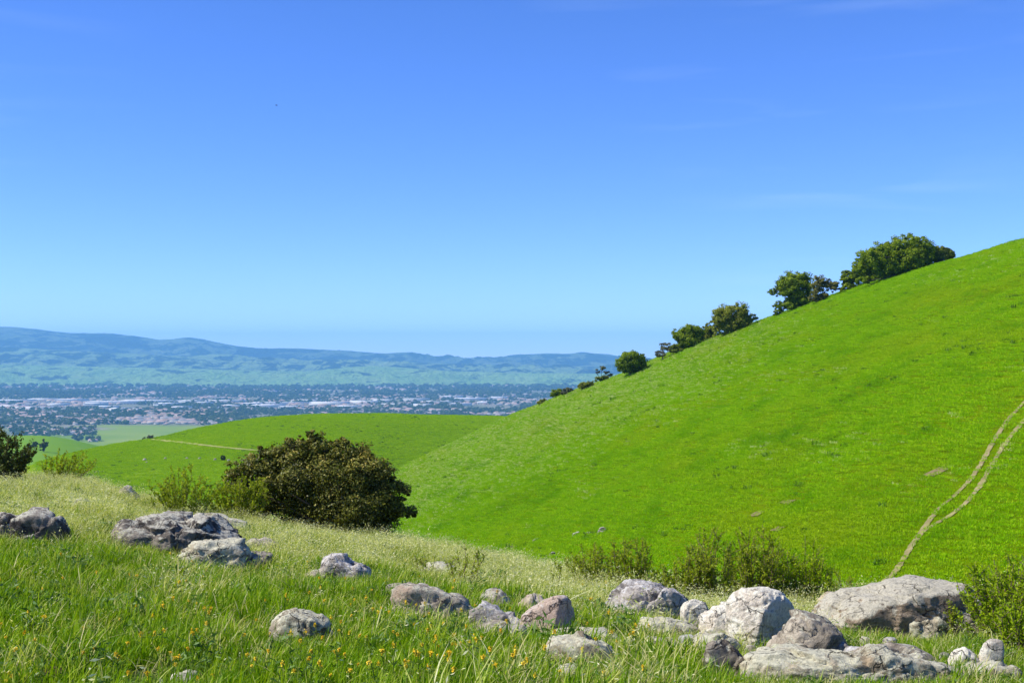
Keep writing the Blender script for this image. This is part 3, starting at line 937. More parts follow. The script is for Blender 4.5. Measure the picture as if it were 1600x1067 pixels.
M['bark'] = simple('bark', (0.10, 0.085, 0.07), 0.9, 0.4, 3.0)
M['bark_grey'] = simple('grey_bark', (0.22, 0.20, 0.18), 0.9, 0.3, 3.0)
M['twig'] = simple('twig', (0.17, 0.12, 0.08), 0.9, 0.3, 20.0)
G3 = lambda a, b, c: [(0.0, a), (0.5, b), (1.0, c)]
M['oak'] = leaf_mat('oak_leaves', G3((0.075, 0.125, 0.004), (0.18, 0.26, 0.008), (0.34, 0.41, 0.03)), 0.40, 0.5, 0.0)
M['oak_olive'] = leaf_mat('olive_oak_leaves', G3((0.12, 0.145, 0.015), (0.23, 0.26, 0.03), (0.36, 0.38, 0.05)), 0.38, 0.5, 0.0)
M['oak_light'] = leaf_mat('light_oak_leaves', G3((0.07, 0.10, 0.015), (0.16, 0.20, 0.025), (0.26, 0.28, 0.04)), 0.28, 0.5, 0.0)
M['oak_brown'] = leaf_mat('brownish_oak_leaves', G3((0.10, 0.105, 0.03), (0.20, 0.20, 0.05), (0.32, 0.30, 0.09)), 0.4, 0.5, 0.0)
M['oak_grey'] = leaf_mat('grey_oak_leaves', G3((0.08, 0.09, 0.05), (0.16, 0.17, 0.10), (0.26, 0.25, 0.16)), 0.2, 0.5, 0.0)
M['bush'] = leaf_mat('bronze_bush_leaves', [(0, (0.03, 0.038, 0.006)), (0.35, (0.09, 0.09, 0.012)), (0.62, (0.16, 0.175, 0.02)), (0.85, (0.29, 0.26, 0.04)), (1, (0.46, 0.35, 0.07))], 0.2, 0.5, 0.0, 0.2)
M['bush_dark'] = leaf_mat('dark_bush_leaves', G3((0.03, 0.045, 0.008), (0.07, 0.09, 0.014), (0.16, 0.17, 0.03)), 0.25, 0.5, 0.0, 0.15)
M['brush'] = leaf_mat('brush_leaves', G3((0.12, 0.175, 0.006), (0.27, 0.34, 0.014), (0.46, 0.52, 0.05)), 0.5, 0.5, 0.0)
M['brush_lush'] = leaf_mat('lush_brush_leaves', G3((0.13, 0.22, 0.004), (0.29, 0.41, 0.008), (0.48, 0.57, 0.03)), 0.5, 0.5, 0.0)


def crown(lobes, n, leaf, r, clump=0.28, density=1.0, aspect=0.6, ao=0.35):
    """leaf clumps spread through a set of ellipsoid lobes (centre, radii)"""
    vol = np.array([np.prod(l[1]) ** 0.7 for l in lobes])
    n = int(n * 1.9)
    nl = r.choice(len(lobes), size=max(8, int(n / 60)), p=vol / vol.sum())
    Cs, Ns, Ts = [], [], []
    for k in nl:
        c, rad = np.array(lobes[k][0]), np.array(lobes[k][1])
        d = r.normal(size=3)
        d /= np.linalg.norm(d)
        rr = r.uniform(0.02, 1.0) ** 0.5
        cc = c + d * rad * rr * r.uniform(0.8, 1.08)
        m_ = int(60 * r.uniform(0.5, 1.5))
        cs = clump * rad.mean() * r.uniform(0.6, 1.25)
        p = r.normal(size=(m_, 3))
        p = p / np.linalg.norm(p, axis=1)[:, None] * (r.uniform(0, 1, m_) ** 0.5)[:, None]
        Cs.append(cc + p * cs * np.array([1.1, 1.1, 0.75]))
        Ns.append(p + d * 0.9 + np.array([0, 0, 0.4]))
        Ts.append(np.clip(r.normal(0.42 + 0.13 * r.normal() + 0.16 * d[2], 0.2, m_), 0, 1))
    return leaves(np.vstack(Cs), np.vstack(Ns), leaf, r, aspect, np.concatenate(Ts))


TREE_LEAF = 0.74


def tree(name, label, lobes_px, base_px, crop, mat_name, n, leaf=0.4, seed=0, hill=hillR, barkm='bark', cat='tree', clump=0.30, flat=0.85, dy=-1.0, trunks=1, group='oaks along the hill edge', limbs=True, sparse=False):
    r = np.random.default_rng(2000 + seed)
    ox, oy, sc = crop
    bx, brow = ox + base_px[0] / sc, oy + base_px[1] / sc
    b = hill.hit(bx, brow)
    b[1] += dy
    b[0] = (bx - PX0) / F * b[1]
    b[2] = np.interp(b[1], hill.col(hill.Y, bx), hill.col(hill.Z, bx))
    Y = b[1]
    lobes = []
    if hill is hillR and not sparse:
        skirt = []
        for (lx, ly, rx, ry) in lobes_px:
            srow = (float(table(RSIL, ox + lx / sc, 30)) - oy) * sc
            if ly + ry < srow - 4 and r.uniform() < 0.85:
                skirt.append((lx, max(ly, srow - 0.75 * ry), rx * 0.9, ry * 0.75))
        lobes_px = [(a, b_, c * 1.08, d * 1.08) for a, b_, c, d in lobes_px] + skirt
        n = int(n * 1.5)
    for (lx, ly, rx, ry) in lobes_px:
        p = at(ox + lx / sc, oy + ly / sc, Y)
        rw, rh = rx / sc / F * Y, ry / sc / F * Y
        p[1] += r.uniform(-0.35, 0.35) * rw
        lobes.append((p - b, (rw, rw * flat, rh)))
    root = bpy.data.objects.new(name, None)
    COL.objects.link(root)
    root.location = b
    tag(root, label, cat, group)
    if hill is hillR:
        leaf, n = leaf * TREE_LEAF, int(n * 1.6)
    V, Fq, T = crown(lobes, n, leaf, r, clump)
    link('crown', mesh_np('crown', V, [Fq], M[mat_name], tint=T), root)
    paths = []
    tall = max(l[0][2] + l[1][2] for l in lobes)
    rad0 = max(0.035 * tall, 0.08)
    for t in range(trunks):
        tgt = lobes[t % len(lobes)][0]
        fork = np.array([tgt[0] * 0.3, tgt[1] * 0.3, max(0.22 * tall, 0.15)])
        P = limb((0.25 * t * r.normal(), 0, -0.4), fork, r, 5, 0.06)
        paths.append((P, np.linspace(rad0 * 1.25, rad0 * 0.75, 5)))
        if limbs:
            for l in lobes:
                e = l[0] + np.clip(r.normal(size=3), -1.2, 1.2) * np.array(l[1]) * 0.25
                P = limb(fork, e, r, 7, 0.1)
                paths.append((P, np.linspace(rad0 * 0.55, rad0 * 0.12, 7)))
                for q in range(4 if sparse else 2):
                    dd = r.normal(size=3)
                    P2 = limb(P[3], l[0] + dd / np.linalg.norm(dd) * np.array(l[1]) * (0.95 if sparse else 0.6), r, 5, 0.1)
                    paths.append((P2, np.linspace(rad0 * 0.28, rad0 * 0.06, 5)))
    V, Fq = tubes(paths)
    link('trunk', mesh_np('trunk', V, [Fq], M[barkm], smooth=True), root)
    return root


K4, K3 = (1180, 340, 3.81), (800, 340, 3.2)
tree('oak_tree', 'largest dark green oak with a broad crown near the top of the hill edge', [(930, 150, 85, 50), (850, 180, 90, 60), (760, 215, 95, 65), (690, 250, 85, 65), (1000, 190, 75, 60), (920, 240, 110, 65), (820, 280, 100, 55), (1010, 250, 60, 45), (760, 310, 60, 45), (920, 285, 70, 40), (700, 345, 50, 40), (850, 315, 70, 30), (640, 300, 50, 50)],
     (840, 345), K4, 'oak', 15000, 0.42, 1, trunks=3)
tree('oak_tree', 'dark green oak with a low hanging limb, left of the largest oak', [(630, 255, 40, 50), (610, 320, 55, 50), (555, 350, 48, 38), (530, 375, 35, 28), (660, 330, 60, 55), (560, 405, 24, 26), (690, 360, 55, 35)], (610, 405), K4, 'oak', 5200, 0.40, 2)
tree('oak_tree', 'small lighter green oak, uppermost on the hill edge', [(1100, 205, 55, 35), (1150, 215, 45, 35), (1080, 235, 50, 32), (1165, 232, 28, 16)], (1110, 268), K4, 'oak_light', 3600, 0.36, 3)
tree('oak_tree', 'green oak with an open drooping left side below the largest oak', [(285, 365, 62, 40), (220, 375, 70, 48), (160, 405, 50, 38), (270, 420, 75, 62), (200, 445, 62, 45), (115, 445, 34, 26), (290, 480, 55, 45), (150, 520, 34, 28), (118, 545, 22, 20), (225, 500, 45, 35)], (250, 545), K4, 'oak', 8600, 0.38, 4)
tree('oak_tree', 'brownish half bare tree growing against the right side of a green oak', [(385, 380, 45, 40), (365, 430, 45, 45), (400, 470, 50, 28), (440, 400, 38, 34), (470, 415, 32, 34), (345, 480, 35, 25)], (395, 495), K4, 'oak_brown', 3600, 0.36, 5, sparse=True)
tree('oak_tree', 'rounded olive green oak casting a clear dark shadow on the grass', [(1065, 475, 62, 40), (1130, 470, 60, 38), (1030, 510, 40, 42), (1080, 520, 70, 42), (1150, 505, 55, 40), (1195, 505, 36, 26)], (1085, 580), K3, 'oak_olive', 7500, 0.38, 6, dy=-5)
tree('oak_tree', 'small olive bush tree tucked below the rounded olive oak', [(985, 560, 32, 28), (1005, 575, 26, 20)], (995, 598), K3, 'oak_olive', 1500, 0.34, 7)
tree('oak_tree', 'flat topped green oak midway down the hill edge', [(890, 565, 65, 26), (850, 585, 48, 30), (930, 580, 42, 32), (870, 615, 50, 30), (820, 600, 26, 18)], (895, 645), K3, 'oak', 4600, 0.38, 8)
tree('shrub', 'olive shrub between the flat topped oak and the olive bush tree', [(960, 592, 26, 20), (940, 605, 22, 16)], (955, 618), K3, 'oak_olive', 900, 0.34, 9, cat='shrub', limbs=False)
tree('oak_tree', 'grey thin leaved tree left of the flat topped oak', [(765, 645, 36, 24), (745, 675, 30, 28), (790, 655, 24, 24)], (750, 715), K3, 'oak_grey', 1100, 0.32, 10, sparse=True, barkm='bark_grey')
tree('shrub', 'bright yellow green shrub at the foot of the flat topped oak', [(815, 655, 28, 22), (840, 665, 22, 15)], (820, 685), K3, 'oak_light', 1000, 0.34, 11, cat='shrub', limbs=False)
tree('oak_tree', 'dense round green oak standing alone on the lower hill edge', [(600, 700, 58, 38), (565, 730, 48, 42), (640, 720, 44, 36), (600, 750, 56, 30)], (590, 785), K3, 'oak', 5200, 0.38, 12)
tree('oak_tree', 'small gnarled tree with tufted bare limbs on the lower hill edge', [(458, 750, 22, 12), (425, 768, 15, 11), (470, 775, 18, 14), (492, 785, 15, 11)], (450, 806), K3, 'oak_grey', 520, 0.34, 13, sparse=True, clump=0.4)
tree('shrub', 'yellow green shrub under the small gnarled tree', [(440, 805, 28, 14), (465, 800, 20, 10)], (445, 822), K3, 'oak_light', 900, 0.34, 14, cat='shrub', limbs=False)
tree('shrub', 'long low olive shrub lower on the hill edge', [(350, 845, 24, 16), (375, 835, 30, 15), (400, 828, 15, 10)], (370, 855), K3, 'oak_olive', 1100, 0.34, 15, cat='shrub', limbs=False)
tree('oak_tree', 'small dark tree, right one of the low pair on the hill edge', [(280, 862, 24, 14), (262, 875, 18, 13)], (275, 885), K3, 'oak_grey', 800, 0.34, 16)
tree('oak_tree', 'small dark tree, left one of the low pair on the hill edge', [(215, 880, 28, 22), (235, 870, 22, 15)], (215, 905), K3, 'oak', 1000, 0.34, 17)
tree('shrub', 'lowest small green shrub on the hill edge above the town', [(140, 922, 22, 12), (155, 915, 14, 10)], (140, 938), K3, 'oak_olive', 600, 0.34, 18, cat='shrub', limbs=False)
tree('shrub', 'lone dark round bush on the middle hill slope', [(348, 715, 4.5, 4)], (348, 719), C0, 'bush_dark', 400, 0.5, 19, hill=hillM, cat='shrub', limbs=False, group=None, dy=0)
tree('shrub', 'low dark shrub at the left end of the middle hill top', [(226, 684, 4, 2.4), (233, 683, 6, 3.4), (240, 685, 4, 2)], (233, 686), C0, 'oak_grey', 700, 0.6, 20, hill=hillM, cat='shrub', group=None, dy=0)
tree('tree', 'broad dark tree, right one of the pair on the left knoll', [(69, 693, 6.5, 6.5), (66, 698, 6, 6)], (69, 706), C0, 'bush_dark', 1800, 1.0, 21, hill=hillK, group='trees on the left knoll', dy=0)
tree('tree', 'dark tree, left one of the pair on the left knoll', [(55, 694, 5, 5), (48, 698, 5, 3.5)], (54, 702), C0, 'bush_dark', 1400, 1.0, 22, hill=hillK, group='trees on the left knoll', dy=0)


# ------------------------------------------------------------------ near shrubs
def bush(name, label, lobes_px, base_px, Y, mat_name, n, leaf, seed, clump=0.22, aspect=0.5, nst=14):
    r = np.random.default_rng(3000 + seed)
    b = at(base_px[0], base_px[1], Y)
    b[2] = ground(b[0], Y) - 0.05
    lobes = []
    for (lx, ly, rx, ry) in lobes_px:
        p = at(lx, ly, Y)
        rw, rh = rx / F * Y, ry / F * Y
        p[1] += r.uniform(-0.3, 0.3) * rw
        lobes.append((p - b, (rw, rw * 0.9, rh)))
    root = bpy.data.objects.new(name, None)
    COL.objects.link(root)
    root.location = b
    tag(root, label, 'shrub')
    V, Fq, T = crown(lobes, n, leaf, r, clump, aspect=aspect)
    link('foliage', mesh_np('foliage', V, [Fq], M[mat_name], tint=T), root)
    paths = []
    for k in range(nst):
        l = lobes[k % min(len(lobes), 9)]
        P = limb(r.normal(size=3) * [0.12, 0.12, 0] , l[0] + r.normal(size=3) * np.array(l[1]) * 0.4, r, 7, 0.1)
        paths.append((P, np.linspace(0.03, 0.006, 7)))
    V, Fq = tubes(paths)
    link('stems', mesh_np('stems', V, [Fq], M['twig'], smooth=True), root)
    return root


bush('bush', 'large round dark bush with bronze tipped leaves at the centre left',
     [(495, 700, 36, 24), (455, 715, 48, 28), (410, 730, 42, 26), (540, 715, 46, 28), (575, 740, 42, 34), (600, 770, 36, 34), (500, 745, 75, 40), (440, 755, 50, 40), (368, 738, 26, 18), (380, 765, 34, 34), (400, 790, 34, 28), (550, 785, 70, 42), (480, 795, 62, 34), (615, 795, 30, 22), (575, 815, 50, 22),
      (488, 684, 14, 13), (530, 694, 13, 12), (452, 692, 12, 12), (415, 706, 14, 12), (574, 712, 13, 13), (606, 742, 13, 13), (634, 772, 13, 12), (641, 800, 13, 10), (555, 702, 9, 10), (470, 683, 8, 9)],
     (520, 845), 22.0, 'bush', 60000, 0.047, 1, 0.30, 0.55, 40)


def brush(label, px, brow, wpx, hpx, nst, mat_name, seed, leaf=0.026, lean=0.0, Y=None, dens=1.0, bare=0.25, name='shrub', leafw=0.45, spread=0.35):
    """upright many-stemmed shrub: thin stems set all round with small leaves"""
    r = np.random.default_rng(4000 + seed)
    Y = Y or Y_at(px, brow)
    b = at(px, brow, Y)
    b[2] = ground(b[0], Y)
    w, h = wpx / F * Y, hpx / F * Y
    paths, C, Nn = [], [], []
    for k in range(nst):
        a = r.uniform(0, 2 * math.pi)
        q = math.sqrt(r.uniform(0, 1))
        hx, hy = math.cos(a) * q, math.sin(a) * q
        top = np.array([hx * w * 0.5 + lean * h, hy * w * 0.4, h * r.uniform(0.5, 1.0) * (1 - 0.35 * q * q)])
        bot = np.array([hx * w * spread * 0.5, hy * w * spread * 0.4, -0.05])
        P = limb(bot, top, r, 8, 0.05)
        paths.append((P, np.linspace(0.006, 0.0018, 8)))
        subs = [P]
        for _ in range(r.integers(2, 5)):
            i = r.integers(3, 7)
            e = P[i] + np.array([r.normal() * 0.5, r.normal() * 0.5, r.uniform(0.5, 1.0)]) * h * 0.16
            Q = limb(P[i], e, r, 5, 0.08)
            paths.append((Q, np.linspace(0.003, 0.0012, 5)))
            subs.append(Q)
        for j, S in enumerate(subs):
            ln = np.linalg.norm(np.diff(S, axis=0), axis=1).sum()
            m_ = max(3, int(ln / (leaf * 0.28) * dens))
            t = r.uniform(bare if j == 0 else 0.05, 1.0, m_)
            pos = np.stack([np.interp(t, np.linspace(0, 1, len(S)), S[:, c]) for c in range(3)], 1)
            d = r.normal(size=(m_, 3))
            d[:, 2] = np.abs(d[:, 2]) * 0.6
            d /= np.linalg.norm(d, axis=1)[:, None]
            C.append(pos + d * leaf * 0.55 * r.uniform(0.5, 1.3, m_)[:, None])
            Nn.append(d)
    root = bpy.data.objects.new(name, None)
    COL.objects.link(root)
    root.location = b
    tag(root, label, 'shrub')
    C, Nn = np.vstack(C), np.vstack(Nn)
    V, Fq, T = leaves(C, Nn, leaf, r, leafw, np.clip(r.normal(0.5, 0.22, len(C)), 0, 1))
    link('foliage', mesh_np('foliage', V, [Fq], M[mat_name], tint=T), root)
    V, Fq = tubes(paths, 4)
    link('stems', mesh_np('stems', V, [Fq], M['twig'], smooth=True), root)
    return root


brush('dark green bush cut off by the left edge of the view', -12, 752, 135, 102, 110, 'bush_dark', 20, 0.06, Y=23.0, dens=1.3, bare=0.05, name='bush', spread=0.5)
brush('loose olive green shrub on the crest right of the left edge bush', 90, 750, 95, 62, 34, 'brush', 1, 0.045, 0.25)
brush('loose upright green shrub behind the large dark boulder', 285, 812, 115, 92, 46, 'brush', 2, 0.042)
brush('green shrub filling the gap left of the large dark bush', 375, 822, 110, 88, 50, 'brush', 3, 0.042, dens=1.1)
brush('thin sparse shrub on the pale slope right of the dark bush', 720, 925, 90, 85, 11, 'brush', 4, 0.035, dens=0.55)
brush('low sparse plant left of the thin shrub on the pale slope', 665, 905, 60, 50, 9, 'brush', 5, 0.033, dens=0.5)
brush('single thin stem of leaves in front of the green hill', 868, 925, 18, 62, 2, 'brush', 6, 0.03)
brush('tall leafy shrub behind the blue grey boulder, left of the row', 925, 928, 80, 93, 25, 'brush', 7, 0.03)
brush('rounded leafy shrub just behind the blue grey boulder', 985, 935, 95, 104, 39, 'brush', 8, 0.03)
brush('tallest upright shrub with brown stems behind the white rocks', 1105, 955, 95, 152, 46, 'brush', 9, 0.028, bare=0.3)
brush('dense dark shrub right of the tallest upright shrub', 1175, 950, 100, 140, 53, 'brush', 10, 0.028)
brush('bushy green shrub left of the huge brown boulder', 1255, 950, 105, 116, 53, 'brush_lush', 11, 0.028)
brush('low leafy shrub filling the gap between the boulder shrub and the tallest upright shrub', 1048, 950, 80, 85, 28, 'brush', 21, 0.03)
brush('pale wispy shrub between the dense dark shrub and the bushy green one', 1215, 948, 70, 104, 28, 'brush_lush', 22, 0.028)
brush('low wispy shrub at the left end of the shrub row', 895, 915, 60, 67, 16, 'brush', 23, 0.03)
brush('low thin shrub peeping over the left of the huge brown boulder', 1315, 935, 60, 62, 16, 'brush', 12, 0.028, dens=0.8)
brush('thin dark stem standing in front of the huge brown boulder', 1492, 990, 26, 100, 5, 'brush', 13, 0.024, Y=9.2, dens=0.9)
brush('large bright green shrub at the right edge', 1590, 1040, 200, 152, 120, 'brush_lush', 14, 0.026, Y=8.6, bare=0.2, spread=0.4)
brush('dense lower part of the green shrub in the bottom right corner', 1615, 1065, 130, 110, 60, 'brush_lush', 15, 0.026, Y=7.6, bare=0.1, spread=0.5)

# ------------------------------------------------------------------ grass
PROTO = {}


def blades(n, rad, h0, h1, w, r, lean=0.35, tmean=0.5, seed_head=0.0):
    a = r.uniform(0, 2 * math.pi, n)
    q = np.sqrt(r.uniform(0, 1, n)) * rad
    base = np.stack([np.cos(a) * q, np.sin(a) * q, np.full(n, -0.02)], 1)
    h = r.uniform(h0, h1, n)
    az = r.uniform(0, 2 * math.pi, n)
    ln = np.abs(r.normal(0, lean, n)) + 0.08
    d = np.stack([np.cos(az), np.sin(az)], 1) * ln[:, None] + np.array([0.16, 0.02])
    side = np.stack([-np.sin(az + r.normal(0, 0.7, n)), np.cos(az + r.normal(0, 0.7, n)), np.zeros(n)], 1)
    lv = np.array([0, 0.38, 0.74, 1.0])
    wd = np.array([0.8, 1.0, 0.7, 0.0])
    tint = np.clip(r.normal(tmean, 0.2, n), 0, 1)
    V = []
    for t, ww in zip(lv, wd):
        c = base + np.stack([d[:, 0] * t ** 1.9 * h, d[:, 1] * t ** 1.9 * h, h * (t - 0.25 * ln * t * t)], 1)
        if ww > 0:
            V += [c - side * (w * ww * 0.5), c + side * (w * ww * 0.5)]
        else:
            V += [c]
    V = np.stack(V, 1).reshape(-1, 3)
    i = np.arange(n) * 7
    quads = np.concatenate([np.stack([i, i + 1, i + 3, i + 2], 1), np.stack([i + 2, i + 3, i + 5, i + 4], 1)])
    tris = np.stack([i + 4, i + 5, i + 6], 1)
    return V, quads, tris, np.repeat(tint, 7)


def proto_collection(key, makers):
    c = bpy.data.collections.new('proto_' + key)
    for k, me in enumerate(makers):
        c.objects.link(bpy.data.objects.new('%s_proto_%d' % (key, k), me))
    return c


def scatter(name, label, P, rotz, scale, coll, tiltxy=None, r=None):
    """a cloud of points that carries one clump per point (ground cover: one object)"""
    r = r or np.random.default_rng(5)
    me = bpy.data.meshes.new(name)
    n = len(P)
    me.vertices.add(n)
    me.vertices.foreach_set('co', np.asarray(P, np.float32).ravel())
    rot = np.zeros((n, 3), np.float32)
    rot[:, 2] = rotz
    if tiltxy is not None:
        rot[:, :2] = tiltxy
    a = me.attributes.new('rot', 'FLOAT_VECTOR', 'POINT')
    a.data.foreach_set('vector', rot.ravel())
    a = me.attributes.new('scl', 'FLOAT_VECTOR', 'POINT')
    a.data.foreach_set('vector', np.asarray(scale, np.float32).ravel())
    a = me.attributes.new('idx', 'INT', 'POINT')
    a.data.foreach_set('value', r.integers(0, len(coll.objects), n).astype(np.int32))
    o = link(name, me)
    ng = bpy.data.node_groups.new('scatter_' + name, 'GeometryNodeTree')
    ng.interface.new_socket('Geometry', in_out='INPUT', socket_type='NodeSocketGeometry')
    ng.interface.new_socket('Geometry', in_out='OUTPUT', socket_type='NodeSocketGeometry')
    gi, go = ng.nodes.new('NodeGroupInput'), ng.nodes.new('NodeGroupOutput')
    ip = ng.nodes.new('GeometryNodeInstanceOnPoints')
    ci = ng.nodes.new('GeometryNodeCollectionInfo')
    ci.inputs['Collection'].default_value = coll
    ci.inputs['Separate Children'].default_value = True
    ci.inputs['Reset Children'].default_value = True
    ip.inputs['Pick Instance'].default_value = True
    ng.links.new(gi.outputs[0], ip.inputs['Points'])
    ng.links.new(ci.outputs[0], ip.inputs['Instance'])
    for nm, typ, sock in (('rot', 'FLOAT_VECTOR', 'Rotation'), ('scl', 'FLOAT_VECTOR', 'Scale'), ('idx', 'INT', 'Instance Index')):
        na = ng.nodes.new('GeometryNodeInputNamedAttribute')
        na.data_type = typ
        na.inputs['Name'].default_value = nm
        ng.links.new(na.outputs['Attribute'], ip.inputs[sock])
    ng.links.new(ip.outputs[0], go.inputs[0])
    md = o.modifiers.new('scatter', 'NODES')
    md.node_group = ng
    tag(o, label, kind='stuff')
    return o


M['grass'] = leaf_mat('grass_blade', [(0, (0.06, 0.145, 0.002)), (0.4, (0.165, 0.31, 0.003)), (0.75, (0.32, 0.44, 0.012)), (1, (0.58, 0.60, 0.16))], 0.40, 0.5, 0.35, 0.12)
M['grass_pale'] = leaf_mat('pale_grass_blade', [(0, (0.18, 0.25, 0.01)), (0.35, (0.36, 0.42, 0.05)), (0.7, (0.62, 0.62, 0.24)), (1, (0.80, 0.77, 0.50))], 0.38, 0.5, 0.3, 0.12)
M['weed'] = leaf_mat('weed_leaf', G3((0.05, 0.12, 0.012), (0.11, 0.21, 0.03), (0.20, 0.29, 0.08)), 0.3, 0.5, 0.3, 0.2)
def hill_blade_mat():
    """hill grass: per-blade tint plus broad dry and lush patches over the slope"""
    m = leaf_mat('hill_grass_blade', [(0, (0.155, 0.36, 0.001)), (0.5, (0.26, 0.49, 0.001)), (1, (0.43, 0.60, 0.02))], 0.38, 0.7, 0.5, 0.02)
    nt = m.node_tree
    L = nt.links
    g = N(nt, 'ShaderNodeNewGeometry')
    mp = N(nt, 'ShaderNodeMapping')
    mp.inputs['Scale'].default_value = (1.0, 0.45, 1.0)
    L.new(g.outputs['Position'], mp.inputs['Vector'])
    dry = ramp(nt, noise_node(nt, mp.outputs[0], 0.075, 6, 0.62), [(0.50, (0, 0, 0)), (0.70, (0.65, 0.65, 0.65))]).outputs[0]
    lush = ramp(nt, noise_node(nt, mp.outputs[0], 0.22, 6, 0.65), [(0.30, (0.9, 0.9, 0.9)), (0.48, (0, 0, 0))]).outputs[0]
    rp = next(n for n in nt.nodes if n.type == 'VALTORGB' and len(n.color_ramp.elements) == 3)
    users = [l.to_socket for l in rp.outputs['Color'].links]
    c = mixc(nt, dry, rp.outputs['Color'], (0.36, 0.45, 0.01))
    c = mixc(nt, lush, c, (0.14, 0.34, 0.001))
    for u in users:
        L.new(c, u)
    return m


M['hillblade'] = hill_blade_mat()
M['hillpale'] = leaf_mat('pale_hill_grass_blade', G3((0.34, 0.43, 0.06), (0.54, 0.60, 0.20), (0.72, 0.75, 0.40)), 0.38, 0.6, 0.4, 0.05)
M['hillweed'] = leaf_mat('hill_weed_leaf', G3((0.06, 0.14, 0.006), (0.11, 0.22, 0.01), (0.20, 0.32, 0.05)), 0.35, 0.5, 0.3)


def blade_mesh(nm, mname, *a, **k):
    V, q, t, ti = blades(*a, **k)
    return mesh_np(nm, V, [q, t], M[mname], tint=ti)


rg = np.random.default_rng(11)
c_lush = proto_collection('lush', [blade_mesh('lush_clump', 'grass', 42, 0.11, 0.06, 0.165, 0.0066, rg, 0.5, 0.45) for _ in range(6)])
c_tall = proto_collection('tall', [blade_mesh('tall_clump', 'grass', 22, 0.07, 0.12, 0.22, 0.0055, rg, 0.6, 0.6) for _ in range(4)])


def pale_mesh():
    V, q, t, ti = blades(42, 0.12, 0.08, 0.22, 0.0046, rg, 0.6, 0.42)
    # nodding seed heads: short broad pale leaves near the tips
    n = 24
    a = rg.uniform(0, 6.28, n)
    rr = np.sqrt(rg.uniform(0, 1, n)) * 0.14
    C = np.stack([np.cos(a) * rr + 0.04, np.sin(a) * rr, rg.uniform(0.11, 0.22, n)], 1)
    V2, q2, t2 = leaves(C, np.tile([0.3, -0.2, 0.3], (n, 1)), 0.021, rg, 0.26, np.clip(rg.normal(0.85, 0.1, n), 0, 1))
    return mesh_np('pale_clump', np.vstack([V, V2]), [np.vstack([q, q2 + len(V)]), t], M['grass_pale'], tint=np.concatenate([ti, t2]))


c_pale = proto_collection('pale', [pale_mesh() for _ in range(5)])


def weed_mesh():
    C, Nn = [], []
    for k in range(7):
        h = rg.uniform(0.05, 0.14)
        x, y = rg.normal(size=2) * 0.04
        m_ = 12
        tz = rg.uniform(0.2, 1, m_) * h
        a = rg.uniform(0, 6.28, m_)
        C.append(np.stack([x + np.cos(a) * 0.02, y + np.sin(a) * 0.02, tz], 1))
        Nn.append(np.stack([np.cos(a) * 0.6, np.sin(a) * 0.6, np.ones(m_)], 1))
    V, q, t = leaves(np.vstack(C), np.vstack(Nn), 0.038, rg, 0.26)
    return mesh_np('weed_clump', V, [q], M['weed'], tint=t)


c_weed = proto_collection('weed', [weed_mesh() for _ in range(4)])


def near_points(n, r):
    """random points on the near ground, denser close by"""
    Y = np.sqrt(r.uniform(4.2 ** 2, 27 ** 2, n))
    X = r.uniform(-1250, 1250, n) / F * Y
    return X, Y


def off_rocks(X, Y, k=0.85):
    keep = np.ones(len(X), bool)
    for cx, cy, hw, hd, rt0, rb0 in ROCKS:
        if cy > 30:
            continue
        keep &= ((X - cx) / (hw * k)) ** 2 + ((Y - cy) / (hd * k)) ** 2 > 1
    return keep


def grass_layer(name, label, n, coll, wfun, seed, s0, s1, k=0.9):
    r = np.random.default_rng(6000 + seed)
    n = int(n * 1.29)
    X, Y = near_points(n, r)
    px = PX0 + F * X / Y
    w = wfun(X, Y, px)
    keep = (r.uniform(0, 1, n) < w) & off_rocks(X, Y, k)
    X, Y = X[keep], Y[keep]
    P = np.stack([X, Y, ground(X, Y)], 1)
    s = r.uniform(s0, s1, len(X)) * (1 + 0.55 * fbm2(X, Y, 0.8, 3, 40.0))
    short = np.ones(len(X))
    for cx, cy, hw, hd, rt0, rb0 in ROCKS:
        if cy < 30:
            short *= 1 - 0.28 * (np.abs(X - cx) < hw * 0.85) * (Y < cy) * (Y > cy - hd - 0.45)
    px = PX0 + F * X / Y
    s = s * np.maximum(short, 0.6) * (1 - 0.42 * sm(980, 1180, px) * sm(10.5, 8.5, Y))
    sc = np.stack([s, s, s * r.uniform(0.8, 1.25, len(X))], 1)
    return scatter(name, label, P, r.normal(0, 0.9, len(X)), sc, coll, r.normal(0, 0.12, (len(X), 2)), r)


def paleness(X, Y, px):
    yc = table([(k[0], k[2]) for k in CREST], np.clip(px, -900, 2500), 60)
    t = (Y - 6.0) / (yc - 6.0)
    p = sm(0.30, 0.62, t + 0.28 * fbm2(X, Y, 2.2, 3, 12.0)) * (0.85 + 0.5 * fbm2(X, Y, 1.0, 2, 14.0))
    return np.clip(p + 0.10 * sm(900, 1150, px), 0.04, 1)


def by_rocks(X, Y):
    w = np.zeros(len(X))
    for cx, cy, hw, hd, rt0, rb0 in ROCKS:
        if cy < 30 and hw > 0.08:
            w = np.maximum(w, np.exp(-((np.abs(X - cx) / (hw + 0.25)) ** 2 + ((Y - cy + hd * 0.6) / (hd + 0.35)) ** 2) ** 1.5))
    return w


